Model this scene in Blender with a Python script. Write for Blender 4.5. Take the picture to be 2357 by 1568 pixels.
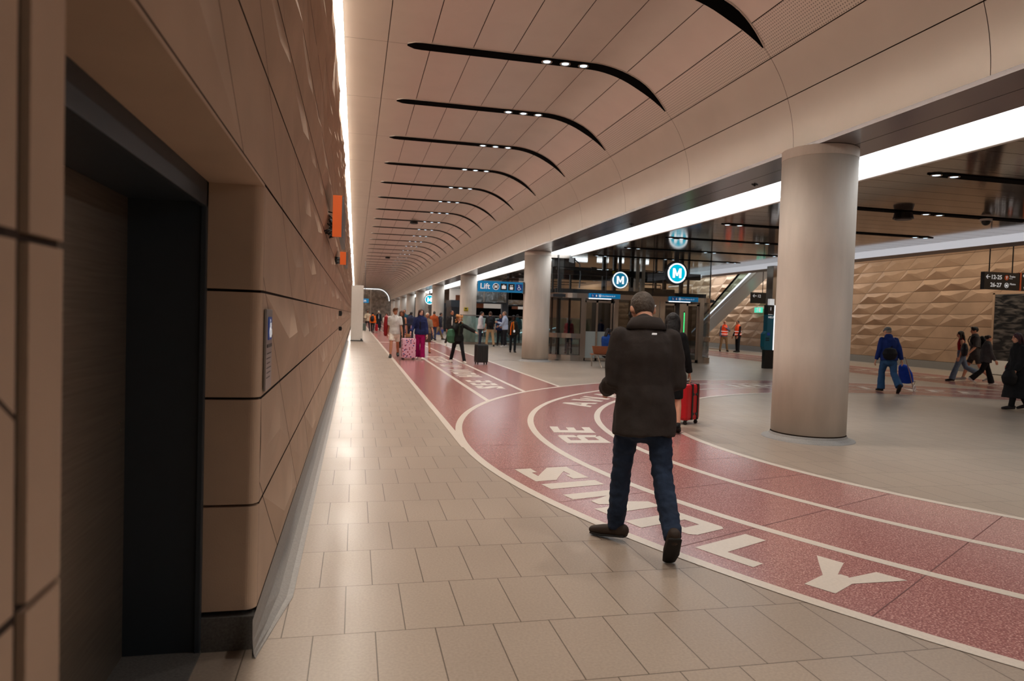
import bpy, bmesh, math, random
import numpy as np
from mathutils import Vector, Matrix, Euler, noise

for o in list(bpy.data.objects):
    bpy.data.objects.remove(o)
C = bpy.context.scene.collection
SC = bpy.context.scene
random.seed(7)
PI = math.pi

# ------------------------------------------------------------------ camera, world, exposure
YAW, PITCH, ROLL, FPX = 0.223418309, -0.0322741249, 0.0313251102, 1596.23
cy, sy, cp, sp = math.cos(YAW), math.sin(YAW), math.cos(PITCH), math.sin(PITCH)
fw = Vector((sy * cp, cy * cp, sp)); rt = Vector((cy, -sy, 0)); up = rt.cross(fw)
r2 = math.cos(ROLL) * rt + math.sin(ROLL) * up
u2 = -math.sin(ROLL) * rt + math.cos(ROLL) * up
cam_data = bpy.data.cameras.new('camera')
cam = bpy.data.objects.new('camera', cam_data); C.objects.link(cam)
cam.matrix_world = Matrix(((r2.x, u2.x, -fw.x, 0), (r2.y, u2.y, -fw.y, 0), (r2.z, u2.z, -fw.z, 1.5), (0, 0, 0, 1)))
cam_data.sensor_fit = 'HORIZONTAL'; cam_data.sensor_width = 36.0
cam_data.lens = FPX / 2357 * 36.0
cam_data.clip_start = 0.05; cam_data.clip_end = 400
cam_data.dof.use_dof = True; cam_data.dof.focus_distance = 6.0; cam_data.dof.aperture_fstop = 3.0
SC.camera = cam

world = bpy.data.worlds.new('world'); SC.world = world; world.use_nodes = True
world.node_tree.nodes['Background'].inputs[0].default_value = (0.9, 0.85, 0.8, 1)
world.node_tree.nodes['Background'].inputs[1].default_value = 0.02
SC.view_settings.view_transform = 'Standard'; SC.view_settings.look = 'None'
SC.view_settings.exposure = -0.22; SC.view_settings.gamma = 1.0
SC.view_settings.use_curve_mapping = False
SC.cycles.use_denoising = True; SC.cycles.denoising_prefilter = 'ACCURATE'
SC.cycles.max_bounces = 8; SC.cycles.diffuse_bounces = 4; SC.cycles.glossy_bounces = 4
SC.cycles.transparent_max_bounces = 16; SC.cycles.transmission_bounces = 6
SC.cycles.sample_clamp_indirect = 6.0; SC.cycles.caustics_reflective = False; SC.cycles.caustics_refractive = False

# light levels
SLOT_STRENGTH = 27.0      # glowing slot between left wall and vault
SLOT_DOWN = 105.0         # its downward diffuser grazing the wall
STRIP_STRENGTH = 3.6     # glowing cove beside the pillars
RSLOT_STRENGTH = 6.0     # slot above the right-hand stone wall
SPOT_W = 300.0           # downlights in the vault fixtures
CSPOT_W = 40.0           # downlights in the low ceiling fixtures

# ------------------------------------------------------------------ materials
def lin(v):
    v /= 255.0
    return v / 12.92 if v <= 0.04045 else ((v + 0.055) / 1.055) ** 2.4
def rgb(r, g, b): return (lin(r), lin(g), lin(b), 1.0)

def mat(name, col, rough=0.5, metal=0.0, var=0.0, vscale=8.0, bump=0.0, bscale=60.0, spec=0.5, emit=None, estr=0.0, stretch=None, coat=0.0):
    m = bpy.data.materials.new(name); m.use_nodes = True
    nt = m.node_tree; b = nt.nodes['Principled BSDF']
    b.inputs['Base Color'].default_value = col
    b.inputs['Roughness'].default_value = rough; b.inputs['Metallic'].default_value = metal
    b.inputs['Specular IOR Level'].default_value = spec
    if coat: b.inputs['Coat Weight'].default_value = coat
    if emit:
        b.inputs['Emission Color'].default_value = emit; b.inputs['Emission Strength'].default_value = estr
    if var or bump:
        tc = nt.nodes.new('ShaderNodeTexCoord'); mp = nt.nodes.new('ShaderNodeMapping')
        nt.links.new(tc.outputs['Object'], mp.inputs[0])
        if stretch: mp.inputs['Scale'].default_value = stretch
    if var:
        n = nt.nodes.new('ShaderNodeTexNoise'); n.inputs['Scale'].default_value = vscale; n.inputs['Detail'].default_value = 6
        nt.links.new(mp.outputs[0], n.inputs['Vector'])
        mx = nt.nodes.new('ShaderNodeMix'); mx.data_type = 'RGBA'
        mx.inputs[6].default_value = tuple(max(0, c * (1 - var)) for c in col[:3]) + (1,)
        mx.inputs[7].default_value = tuple(min(1, c * (1 + var)) for c in col[:3]) + (1,)
        rp = nt.nodes.new('ShaderNodeMapRange'); rp.inputs[1].default_value = 0.3; rp.inputs[2].default_value = 0.7
        nt.links.new(n.outputs[0], rp.inputs[0]); nt.links.new(rp.outputs[0], mx.inputs[0])
        nt.links.new(mx.outputs[2], b.inputs['Base Color'])
    if bump:
        n2 = nt.nodes.new('ShaderNodeTexNoise'); n2.inputs['Scale'].default_value = bscale; n2.inputs['Detail'].default_value = 4
        nt.links.new(mp.outputs[0], n2.inputs['Vector'])
        bp = nt.nodes.new('ShaderNodeBump'); bp.inputs['Strength'].default_value = bump; bp.inputs['Distance'].default_value = 0.02
        nt.links.new(n2.outputs[0], bp.inputs['Height']); nt.links.new(bp.outputs[0], b.inputs['Normal'])
    return m

def emis(name, col, s):
    m = bpy.data.materials.new(name); m.use_nodes = True; nt = m.node_tree
    nt.nodes.clear(); e = nt.nodes.new('ShaderNodeEmission'); o = nt.nodes.new('ShaderNodeOutputMaterial')
    e.inputs[0].default_value = col; e.inputs[1].default_value = s; nt.links.new(e.outputs[0], o.inputs[0])
    return m

def glass(name, tint=(0.75, 0.85, 0.85, 1), refl=0.12, rough=0.02):
    m = bpy.data.materials.new(name); m.use_nodes = True; nt = m.node_tree; nt.nodes.clear()
    o = nt.nodes.new('ShaderNodeOutputMaterial'); t = nt.nodes.new('ShaderNodeBsdfTransparent'); g = nt.nodes.new('ShaderNodeBsdfGlossy')
    t.inputs[0].default_value = tint; g.inputs['Roughness'].default_value = rough
    lw = nt.nodes.new('ShaderNodeLayerWeight'); lw.inputs[0].default_value = 0.5
    f = nt.nodes.new('ShaderNodeMath'); f.operation = 'POWER'; f.inputs[1].default_value = 4.0; nt.links.new(lw.outputs['Facing'], f.inputs[0])
    ad = nt.nodes.new('ShaderNodeMath'); ad.operation = 'ADD'; ad.use_clamp = True; ad.inputs[1].default_value = refl
    mx = nt.nodes.new('ShaderNodeMixShader')
    nt.links.new(f.outputs[0], ad.inputs[0]); nt.links.new(ad.outputs[0], mx.inputs[0])
    nt.links.new(t.outputs[0], mx.inputs[1]); nt.links.new(g.outputs[0], mx.inputs[2]); nt.links.new(mx.outputs[0], o.inputs[0])
    return m

def tile_material():
    m = bpy.data.materials.new('terrazzo_tiles'); m.use_nodes = True; nt = m.node_tree; b = nt.nodes['Principled BSDF']
    tc = nt.nodes.new('ShaderNodeTexCoord'); mp = nt.nodes.new('ShaderNodeMapping'); mp.inputs['Location'].default_value = (0.155, -3.28, 0)
    nt.links.new(tc.outputs['Object'], mp.inputs[0])
    br = nt.nodes.new('ShaderNodeTexBrick'); br.offset = 0.5; br.offset_frequency = 2
    br.inputs['Scale'].default_value = 1.0; br.inputs['Brick Width'].default_value = 0.283; br.inputs['Row Height'].default_value = 0.58
    br.inputs['Mortar Size'].default_value = 0.0028; br.inputs['Mortar Smooth'].default_value = 0.1
    br.inputs['Color1'].default_value = rgb(158, 143, 129); br.inputs['Color2'].default_value = rgb(153, 138, 125)
    br.inputs['Mortar'].default_value = rgb(86, 74, 64)
    nt.links.new(mp.outputs[0], br.inputs['Vector'])
    n = nt.nodes.new('ShaderNodeTexNoise'); n.inputs['Scale'].default_value = 75; n.inputs['Detail'].default_value = 1
    n3 = nt.nodes.new('ShaderNodeTexNoise'); n3.inputs['Scale'].default_value = 1.1; n3.inputs['Detail'].default_value = 4
    nt.links.new(tc.outputs['Object'], n.inputs['Vector']); nt.links.new(tc.outputs['Object'], n3.inputs['Vector'])
    r = nt.nodes.new('ShaderNodeMapRange'); r.inputs[1].default_value = .3; r.inputs[2].default_value = .7; r.inputs[3].default_value = .92; r.inputs[4].default_value = 1.08
    r3 = nt.nodes.new('ShaderNodeMapRange'); r3.inputs[1].default_value = .3; r3.inputs[2].default_value = .7; r3.inputs[3].default_value = .96; r3.inputs[4].default_value = 1.04
    nt.links.new(n.outputs[0], r.inputs[0]); nt.links.new(n3.outputs[0], r3.inputs[0])
    mu = nt.nodes.new('ShaderNodeMath'); mu.operation = 'MULTIPLY'; nt.links.new(r.outputs[0], mu.inputs[0]); nt.links.new(r3.outputs[0], mu.inputs[1])
    hv = nt.nodes.new('ShaderNodeHueSaturation'); nt.links.new(br.outputs['Color'], hv.inputs['Color']); nt.links.new(mu.outputs[0], hv.inputs['Value'])
    nt.links.new(hv.outputs[0], b.inputs['Base Color'])
    rr = nt.nodes.new('ShaderNodeMapRange'); rr.inputs[1].default_value = .3; rr.inputs[2].default_value = .7; rr.inputs[3].default_value = .29; rr.inputs[4].default_value = .36; b.inputs['Specular IOR Level'].default_value = .32
    nt.links.new(n3.outputs[0], rr.inputs[0]); nt.links.new(rr.outputs[0], b.inputs['Roughness'])
    bp = nt.nodes.new('ShaderNodeBump'); bp.inputs['Strength'].default_value = 0.25; bp.inputs['Distance'].default_value = 0.004; bp.invert = True
    nt.links.new(br.outputs['Fac'], bp.inputs['Height']); nt.links.new(bp.outputs[0], b.inputs['Normal'])
    return m

def red_material():
    m = bpy.data.materials.new('red_terrazzo'); m.use_nodes = True; nt = m.node_tree; b = nt.nodes['Principled BSDF']
    tc = nt.nodes.new('ShaderNodeTexCoord')
    n = nt.nodes.new('ShaderNodeTexNoise'); n.inputs['Scale'].default_value = 100; n.inputs['Detail'].default_value = 1
    nt.links.new(tc.outputs['Object'], n.inputs['Vector'])
    cr = nt.nodes.new('ShaderNodeValToRGB'); cr.color_ramp.elements[0].position = .3; cr.color_ramp.elements[0].color = rgb(128, 84, 82)
    cr.color_ramp.elements[1].position = .74; cr.color_ramp.elements[1].color = rgb(212, 168, 160)
    e = cr.color_ramp.elements.new(.55); e.color = rgb(160, 108, 104)
    nt.links.new(n.outputs[0], cr.inputs[0]); nt.links.new(cr.outputs[0], b.inputs['Base Color'])
    b.inputs['Roughness'].default_value = 0.2
    return m

def vault_material(name, col, dots):
    m = mat(name, col, rough=0.36, metal=0.3, var=0.03, vscale=1.5, spec=0.5)
    if dots:
        nt = m.node_tree; b = nt.nodes['Principled BSDF']; tc = nt.nodes.new('ShaderNodeTexCoord')
        v = nt.nodes.new('ShaderNodeTexVoronoi'); v.inputs['Scale'].default_value = 26; v.inputs['Randomness'].default_value = 0
        nt.links.new(tc.outputs['UV'], v.inputs['Vector'])
        cr = nt.nodes.new('ShaderNodeMapRange'); cr.inputs[1].default_value = .2; cr.inputs[2].default_value = .3; cr.inputs[3].default_value = .45; cr.inputs[4].default_value = 1
        nt.links.new(v.outputs['Distance'], cr.inputs[0])
        hv = nt.nodes.new('ShaderNodeHueSaturation'); hv.inputs['Color'].default_value = col; nt.links.new(cr.outputs[0], hv.inputs['Value'])
        nt.links.new(hv.outputs[0], b.inputs['Base Color'])
    return m

M = {}
M['tile'] = tile_material(); M['red'] = red_material()
M['line'] = mat('white_inlay', rgb(206, 194, 182), 0.3, var=0.06, vscale=60)
M['stone'] = mat('sandstone_left', rgb(190, 165, 144), 0.7, var=0.09, vscale=2.2, bump=0.06, bscale=140, spec=0.25)
M['stone2'] = mat('sandstone_right', rgb(176, 145, 120), 0.7, var=0.12, vscale=1.1, bump=0.05, bscale=90, spec=0.25)
M['joint'] = mat('joint_shadow_backing', rgb(58, 44, 36), 0.9)
M['granite'] = mat('grey_granite', rgb(98, 95, 92), 0.6, var=0.25, vscale=90, bump=0.05)
M['kerb'] = mat('grey_stone_cove', rgb(140, 137, 134), 0.5, var=0.12, vscale=70)
M['navy'] = mat('dark_navy_paint', rgb(46, 54, 62), 0.45, var=0.05)
M['brushed'] = mat('dark_brushed_steel', rgb(150, 138, 126), 0.42, 0.85, var=0.12, vscale=3, bump=0.05, bscale=30, stretch=(1, 1, 30))
M['vault'] = vault_material('vault_panel', rgb(212, 203, 192), False)
M['perf'] = vault_material('vault_panel_perforated', rgb(212, 203, 192), True)
M['soffit'] = mat('satin_grey_metal', rgb(150, 146, 148), 0.22, 0.75, var=0.03)
M['backing'] = mat('ceiling_void', rgb(96, 82, 72), 0.9)
M['black'] = mat('matt_black', rgb(3, 3, 3), 0.8, spec=.03)
M['blackm'] = mat('black_plastic', rgb(22, 22, 23), 0.45)
M['slot'] = emis('slot_light', (1.0, 0.93, 0.84, 1), SLOT_STRENGTH)
M['slotdown'] = emis('slot_downlight', (1.0, 0.9, 0.78, 1), SLOT_DOWN)
M['strip'] = emis('cove_light', (0.95, 0.98, 1.0, 1), STRIP_STRENGTH)
M['rslot'] = emis('stone_wall_slot_light', (1.0, 0.88, 0.7, 1), RSLOT_STRENGTH)
M['downlight'] = emis('downlight_lens', (0.62, 0.82, 1.0, 1), 3.5)
M['white'] = mat('white_paint', rgb(226, 222, 216), 0.5, var=0.02)
M['fascia'] = mat('white_lit_fascia', rgb(226, 228, 232), 0.4, emit=(0.9, 0.93, 1, 1), estr=0.55)
M['concrete'] = mat('offform_concrete', rgb(208, 198, 187), 0.62, var=0.1, vscale=2.6, bump=0.08, bscale=40, stretch=(1.4, 1.4, 0.35), spec=0.3)
M['lowceil'] = mat('bronze_ceiling_panel', rgb(124, 110, 101), 0.08, 0.7, var=0.08, vscale=4, bump=0.03, bscale=3.5, stretch=(0.5, 6, 1))
M['steel'] = mat('stainless_steel', rgb(180, 172, 164), 0.25, 0.95, var=0.06, vscale=5, bump=0.03, bscale=30, stretch=(8, 8, .5))
M['steelw'] = mat('rippled_stainless', rgb(190, 196, 198), 0.1, 0.95, bump=0.6, bscale=1.6)
M['dark'] = mat('dark_grey_steel', rgb(44, 46, 50), 0.4, 0.3, var=0.05)
M['mid'] = mat('mid_grey_steel', rgb(92, 95, 100), 0.4, 0.4, var=0.05)
M['glass'] = glass('clear_glass', (0.80, 0.87, 0.88, 1), 0.06)
M['darkglass'] = glass('tinted_glass', (0.42, 0.45, 0.47, 1), 0.10)
M['greenglass'] = glass('green_glass', (0.70, 0.86, 0.86, 1), 0.12)
M['frost'] = mat('frosted_glass', rgb(158, 166, 164), 0.5)
M['blue'] = mat('sign_blue', rgb(0, 122, 178), 0.4, emit=rgb(0, 122, 178), estr=0.35)
M['navyblue'] = mat('sign_dark_blue', rgb(8, 50, 120), 0.4, emit=rgb(8, 50, 120), estr=0.3)
M['signblack'] = mat('sign_black', rgb(20, 20, 22), 0.35)
M['signwhite'] = mat('sign_white', rgb(235, 235, 235), 0.4, emit=(1, 1, 1, 1), estr=0.35)
M['cyan'] = emis('metro_cyan', (0.0, 0.52, 0.72, 1), 1.15)
M['cyandim'] = emis('metro_reflection', (0.01, 0.26, 0.46, 1), 0.8)
M['mwhite'] = emis('metro_white', (1, 1, 1, 1), 1.5)
M['orange'] = mat('orange_panel', rgb(240, 104, 22), 0.5)
M['wood'] = mat('hardwood', rgb(150, 86, 54), 0.45, var=0.2, vscale=6, stretch=(1, 14, 14))
M['teal'] = mat('teal_panel', rgb(0, 96, 118), 0.35)
M['green'] = emis('green_led', (0.05, 1.0, 0.25, 1), 3.0)
M['exit'] = emis('exit_green', (0.1, 0.75, 0.5, 1), 1.2)
M['escwhite'] = emis('escalator_deck_light', (0.9, 0.95, 1.0, 1), 1.6)
M['red_flower'] = mat('red_ink', rgb(200, 40, 40), 0.5)
M['yellow'] = mat('yellow_sign', rgb(214, 190, 40), 0.5)
M['plate'] = mat('braille_plate', rgb(140, 132, 128), 0.35, 0.6)

def photo_material():
    m = bpy.data.materials.new('monochrome_photo_print'); m.use_nodes = True; nt = m.node_tree; b = nt.nodes['Principled BSDF']
    tc = nt.nodes.new('ShaderNodeTexCoord'); mp = nt.nodes.new('ShaderNodeMapping'); mp.inputs['Scale'].default_value = (1, 1.2, 5); mp.inputs['Rotation'].default_value = (0.7, 0, 0)
    n = nt.nodes.new('ShaderNodeTexNoise'); n.inputs['Scale'].default_value = 1.8; n.inputs['Detail'].default_value = 7; n.inputs['Distortion'].default_value = 0.6
    nt.links.new(tc.outputs['Object'], mp.inputs[0]); nt.links.new(mp.outputs[0], n.inputs['Vector'])
    cr = nt.nodes.new('ShaderNodeValToRGB'); cr.color_ramp.elements[0].position = .45; cr.color_ramp.elements[0].color = rgb(20, 19, 19)
    cr.color_ramp.elements[1].position = .78; cr.color_ramp.elements[1].color = rgb(120, 112, 106)
    nt.links.new(n.outputs[0], cr.inputs[0]); nt.links.new(cr.outputs[0], b.inputs['Base Color']); b.inputs['Roughness'].default_value = 0.35
    return m
M['photo'] = photo_material()

_cloth = {}
def cloth(col, rough=0.85, bump=0.25, bscale=14, var=0.12, spec=0.2, vscale=14):
    k = (col, rough, bump, bscale, var)
    if k not in _cloth:
        _cloth[k] = mat('fabric_%d_%d_%d' % col, rgb(*col), rough, var=var, vscale=vscale, bump=bump, bscale=bscale, spec=spec)
    return _cloth[k]

# ------------------------------------------------------------------ helpers
class MB:
    """collects shapes into one mesh"""
    def __init__(s): s.bm = bmesh.new(); s.uv = False
    def box(s, x0, x1, y0, y1, z0, z1, bev=0.0, mx=None):
        b = bmesh.new(); bmesh.ops.create_cube(b, size=1)
        bmesh.ops.scale(b, vec=(x1 - x0, y1 - y0, z1 - z0), verts=b.verts)
        bmesh.ops.translate(b, vec=((x0 + x1) / 2, (y0 + y1) / 2, (z0 + z1) / 2), verts=b.verts)
        if bev: bmesh.ops.bevel(b, geom=b.edges[:], offset=bev, segments=2, affect='EDGES', profile=0.6)
        return s.add(b, mx)
    def add(s, b, mx=None):
        if mx is not None: b.transform(mx)
        me = bpy.data.meshes.new('t'); b.to_mesh(me); b.free(); s.bm.from_mesh(me); bpy.data.meshes.remove(me); return s
    def cyl(s, p0, p1, r, r1=None, n=16):
        p0, p1 = Vector(p0), Vector(p1); d = p1 - p0
        b = bmesh.new(); bmesh.ops.create_cone(b, cap_ends=True, segments=n, radius1=r, radius2=r if r1 is None else r1, depth=d.length)
        q = Vector((0, 0, 1)).rotation_difference(d.normalized()).to_matrix().to_4x4()
        return s.add(b, Matrix.Translation((p0 + p1) / 2) @ q)
    def ball(s, c, r, n=12, sc=(1, 1, 1)):
        b = bmesh.new(); bmesh.ops.create_uvsphere(b, u_segments=n, v_segments=max(6, n // 2 + 2), radius=r)
        return s.add(b, Matrix.Translation(c) @ Matrix.Diagonal((*sc, 1)))
    def poly(s, pts, d=None):
        """a flat polygon, or a prism when d is given"""
        vs = [s.bm.verts.new(p) for p in pts]; f = s.bm.faces.new(vs)
        if d is not None:
            d = Vector(d); ws = [s.bm.verts.new(Vector(p) + d) for p in pts]
            s.bm.faces.new(ws[::-1]); n = len(vs)
            for i in range(n): s.bm.faces.new((vs[i], ws[i], ws[(i + 1) % n], vs[(i + 1) % n]))
        return s
    def quad(s, a, b, c, d):
        s.bm.faces.new([s.bm.verts.new(p) for p in (a, b, c, d)]); return s
    def tube(s, pts, r, n=8, closed=False):
        pts = [Vector(p) for p in pts]; rings = []
        N = len(pts)
        for i, p in enumerate(pts):
            a = pts[i - 1] if (i or closed) else pts[0]; b = pts[(i + 1) % N] if (i < N - 1 or closed) else pts[-1]
            t = (b - a).normalized(); h = Vector((0, 0, 1)) if abs(t.z) < 0.9 else Vector((1, 0, 0))
            u = t.cross(h).normalized(); v = t.cross(u)
            rr = r[i] if isinstance(r, (list, tuple)) else r
            rings.append([s.bm.verts.new(p + rr * (math.cos(k * 2 * PI / n) * u + math.sin(k * 2 * PI / n) * v)) for k in range(n)])
        for i in range(N if closed else N - 1):
            A, B = rings[i], rings[(i + 1) % N]
            for k in range(n): s.bm.faces.new((A[k], A[(k + 1) % n], B[(k + 1) % n], B[k]))
        if not closed: s.bm.faces.new(rings[0][::-1]); s.bm.faces.new(rings[-1])
        return s
    def text(s, body, size, mx, depth=0.004, bold=0.0, align='LEFT', sx=1.0):
        cu = bpy.data.curves.new('t', 'FONT'); cu.body = body; cu.size = size; cu.extrude = depth / 2; cu.offset = bold
        cu.align_x = align; cu.resolution_u = 3
        ob = bpy.data.objects.new('t', cu); C.objects.link(ob)
        me = bpy.data.meshes.new_from_object(ob.evaluated_get(bpy.context.evaluated_depsgraph_get()))
        bpy.data.objects.remove(ob); bpy.data.curves.remove(cu)
        me.transform(mx @ Matrix.Diagonal((sx, 1, 1, 1))); s.bm.from_mesh(me); bpy.data.meshes.remove(me); return s
    def build(s, name, m, parent=None, smooth=False, kind=None, loc=None):
        me = bpy.data.meshes.new(name)
        bmesh.ops.recalc_face_normals(s.bm, faces=s.bm.faces[:])
        s.bm.to_mesh(me); s.bm.free()
        if isinstance(m, (list, tuple)):
            for q in m: me.materials.append(q)
        else: me.materials.append(m)
        if smooth:
            for p in me.polygons: p.use_smooth = True
        o = bpy.data.objects.new(name, me); C.objects.link(o)
        if parent is not None: o.parent = parent
        if kind: o['kind'] = kind
        if loc is not None: o.location = loc
        return o

def empty(name, loc=(0, 0, 0), rz=0.0):
    o = bpy.data.objects.new(name, None); C.objects.link(o); o.location = loc; o.rotation_euler = (0, 0, rz); o.empty_display_size = 0.1
    return o
def tag(o, label, cat, group=None, kind=None):
    o['label'] = label; o['category'] = cat
    if group: o['group'] = group
    if kind: o['kind'] = kind
    return o
def copy_tree(o, parent=None):
    c = o.copy(); C.objects.link(c)
    if parent is not None: c.parent = parent
    for ch in list(o.children): copy_tree(ch, c)
    return c
XZ = lambda x, y, z: Matrix.Translation((x, y, z)) @ Matrix.Rotation(PI / 2, 4, 'X')     # writing that faces -Y
YZ = lambda x, y, z: Matrix.Translation((x, y, z)) @ Matrix.Rotation(-PI / 2, 4, 'Z') @ Matrix.Rotation(PI / 2, 4, 'X')  # faces -X
YZP = lambda x, y, z: Matrix.Translation((x, y, z)) @ Matrix.Rotation(PI / 2, 4, 'Z') @ Matrix.Rotation(PI / 2, 4, 'X')  # faces +X

YE = 122.0      # far end
# ------------------------------------------------------------------ floor and its running-track inlay
fl = MB()
for x0, x1 in ((-1.6, 23.4),):
    fl.quad((x0, -10, 0), (x1, -10, 0), (x1, YE + 1, 0), (x0, YE + 1, 0))
floor = fl.build('floor', M['tile'], kind='structure')
tag(floor, 'grey terrazzo tiled concourse floor with red running track inlay', 'floor')
CX, CY = 10.53, 7.82
RO, R1, R2, RI = 9.24, 8.23, 7.22, 6.18
def annulus(mb, r0, r1, z, a0=0.0, a1=360.0, n=240):
    prev = None
    for i in range(n + 1):
        a = math.radians(a0 + (a1 - a0) * i / n)
        c, s_ = math.cos(a), math.sin(a)
        cur = (mb.bm.verts.new((CX + r0 * c, CY + r0 * s_, z)), mb.bm.verts.new((CX + r1 * c, CY + r1 * s_, z)))
        if prev: mb.bm.faces.new((prev[0], prev[1], cur[1], cur[0]))
        prev = cur
LX = (1.27, 2.36, 3.42, 4.5)
RX = tuple(2 * CX - x for x in LX)
tr = MB(); annulus(tr, RI, RO, 0.0022)
def yarc(x, far=True): return CY + math.sqrt(max(0, RO ** 2 - (x - CX) ** 2))
for xs in (LX, RX[::-1]):
    n = 24
    for i in range(n):
        xa, xb = xs[0] + (xs[-1] - xs[0]) * i / n, xs[0] + (xs[-1] - xs[0]) * (i + 1) / n
        ya, yb = yarc(xa) - 0.05, yarc(xb) - 0.05
        tr.quad((xa, ya, 0.0018), (xb, yb, 0.0018), (xb, 37.5, 0.0018), (xa, 37.5, 0.0018))
        tr.quad((xa, 37.62, 0.0018), (xb, 37.62, 0.0018), (xb, YE, 0.0018), (xa, YE, 0.0018))
tr.build('red_track', M['red'], floor, kind='structure')
W2 = 0.045
for r in (RO, R1, R2, RI):
    l = MB(); annulus(l, r - W2, r + W2, 0.0036); l.build('lane_line', M['line'], floor, kind='structure')
for xs in (LX, RX):
    for x in xs:
        l = MB(); l.quad((x - W2, yarc(x), .0034), (x + W2, yarc(x), .0034), (x + W2, YE, .0034), (x - W2, YE, .0034)); l.build('lane_line', M['line'], floor, kind='structure')
l = MB(); l.quad((1.27, 37.3, .0038), (4.9, 37.3, .0038), (4.9, 37.7, .0038), (1.27, 37.7, .0038)); l.build('cross_line', M['line'], floor, kind='structure')
l = MB(); l.quad((-0.4, 37.3, .0030), (1.2, 37.3, .0030), (1.2, 37.5, .0030), (-0.4, 37.5, .0030)); l.build('shadow_line', M['dark'], floor, kind='structure')  # dark strip laid in place of the shadow line on the floor by the hoarding
# thin radial joints of the red terrazzo
l = MB()
for k in range(0, 360, 8):
    a = math.radians(k + 3.2); c, s_ = math.cos(a), math.sin(a); w = .0035
    l.quad((CX + RI * c + w * s_, CY + RI * s_ - w * c, .003), (CX + RO * c + w * s_, CY + RO * s_ - w * c, .003), (CX + RO * c - w * s_, CY + RO * s_ + w * c, .003), (CX + RI * c - w * s_, CY + RI * s_ + w * c, .003))
l.build('terrazzo_joints', mat('red_joint', rgb(96, 52, 50), .5), floor, kind='structure')

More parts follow.
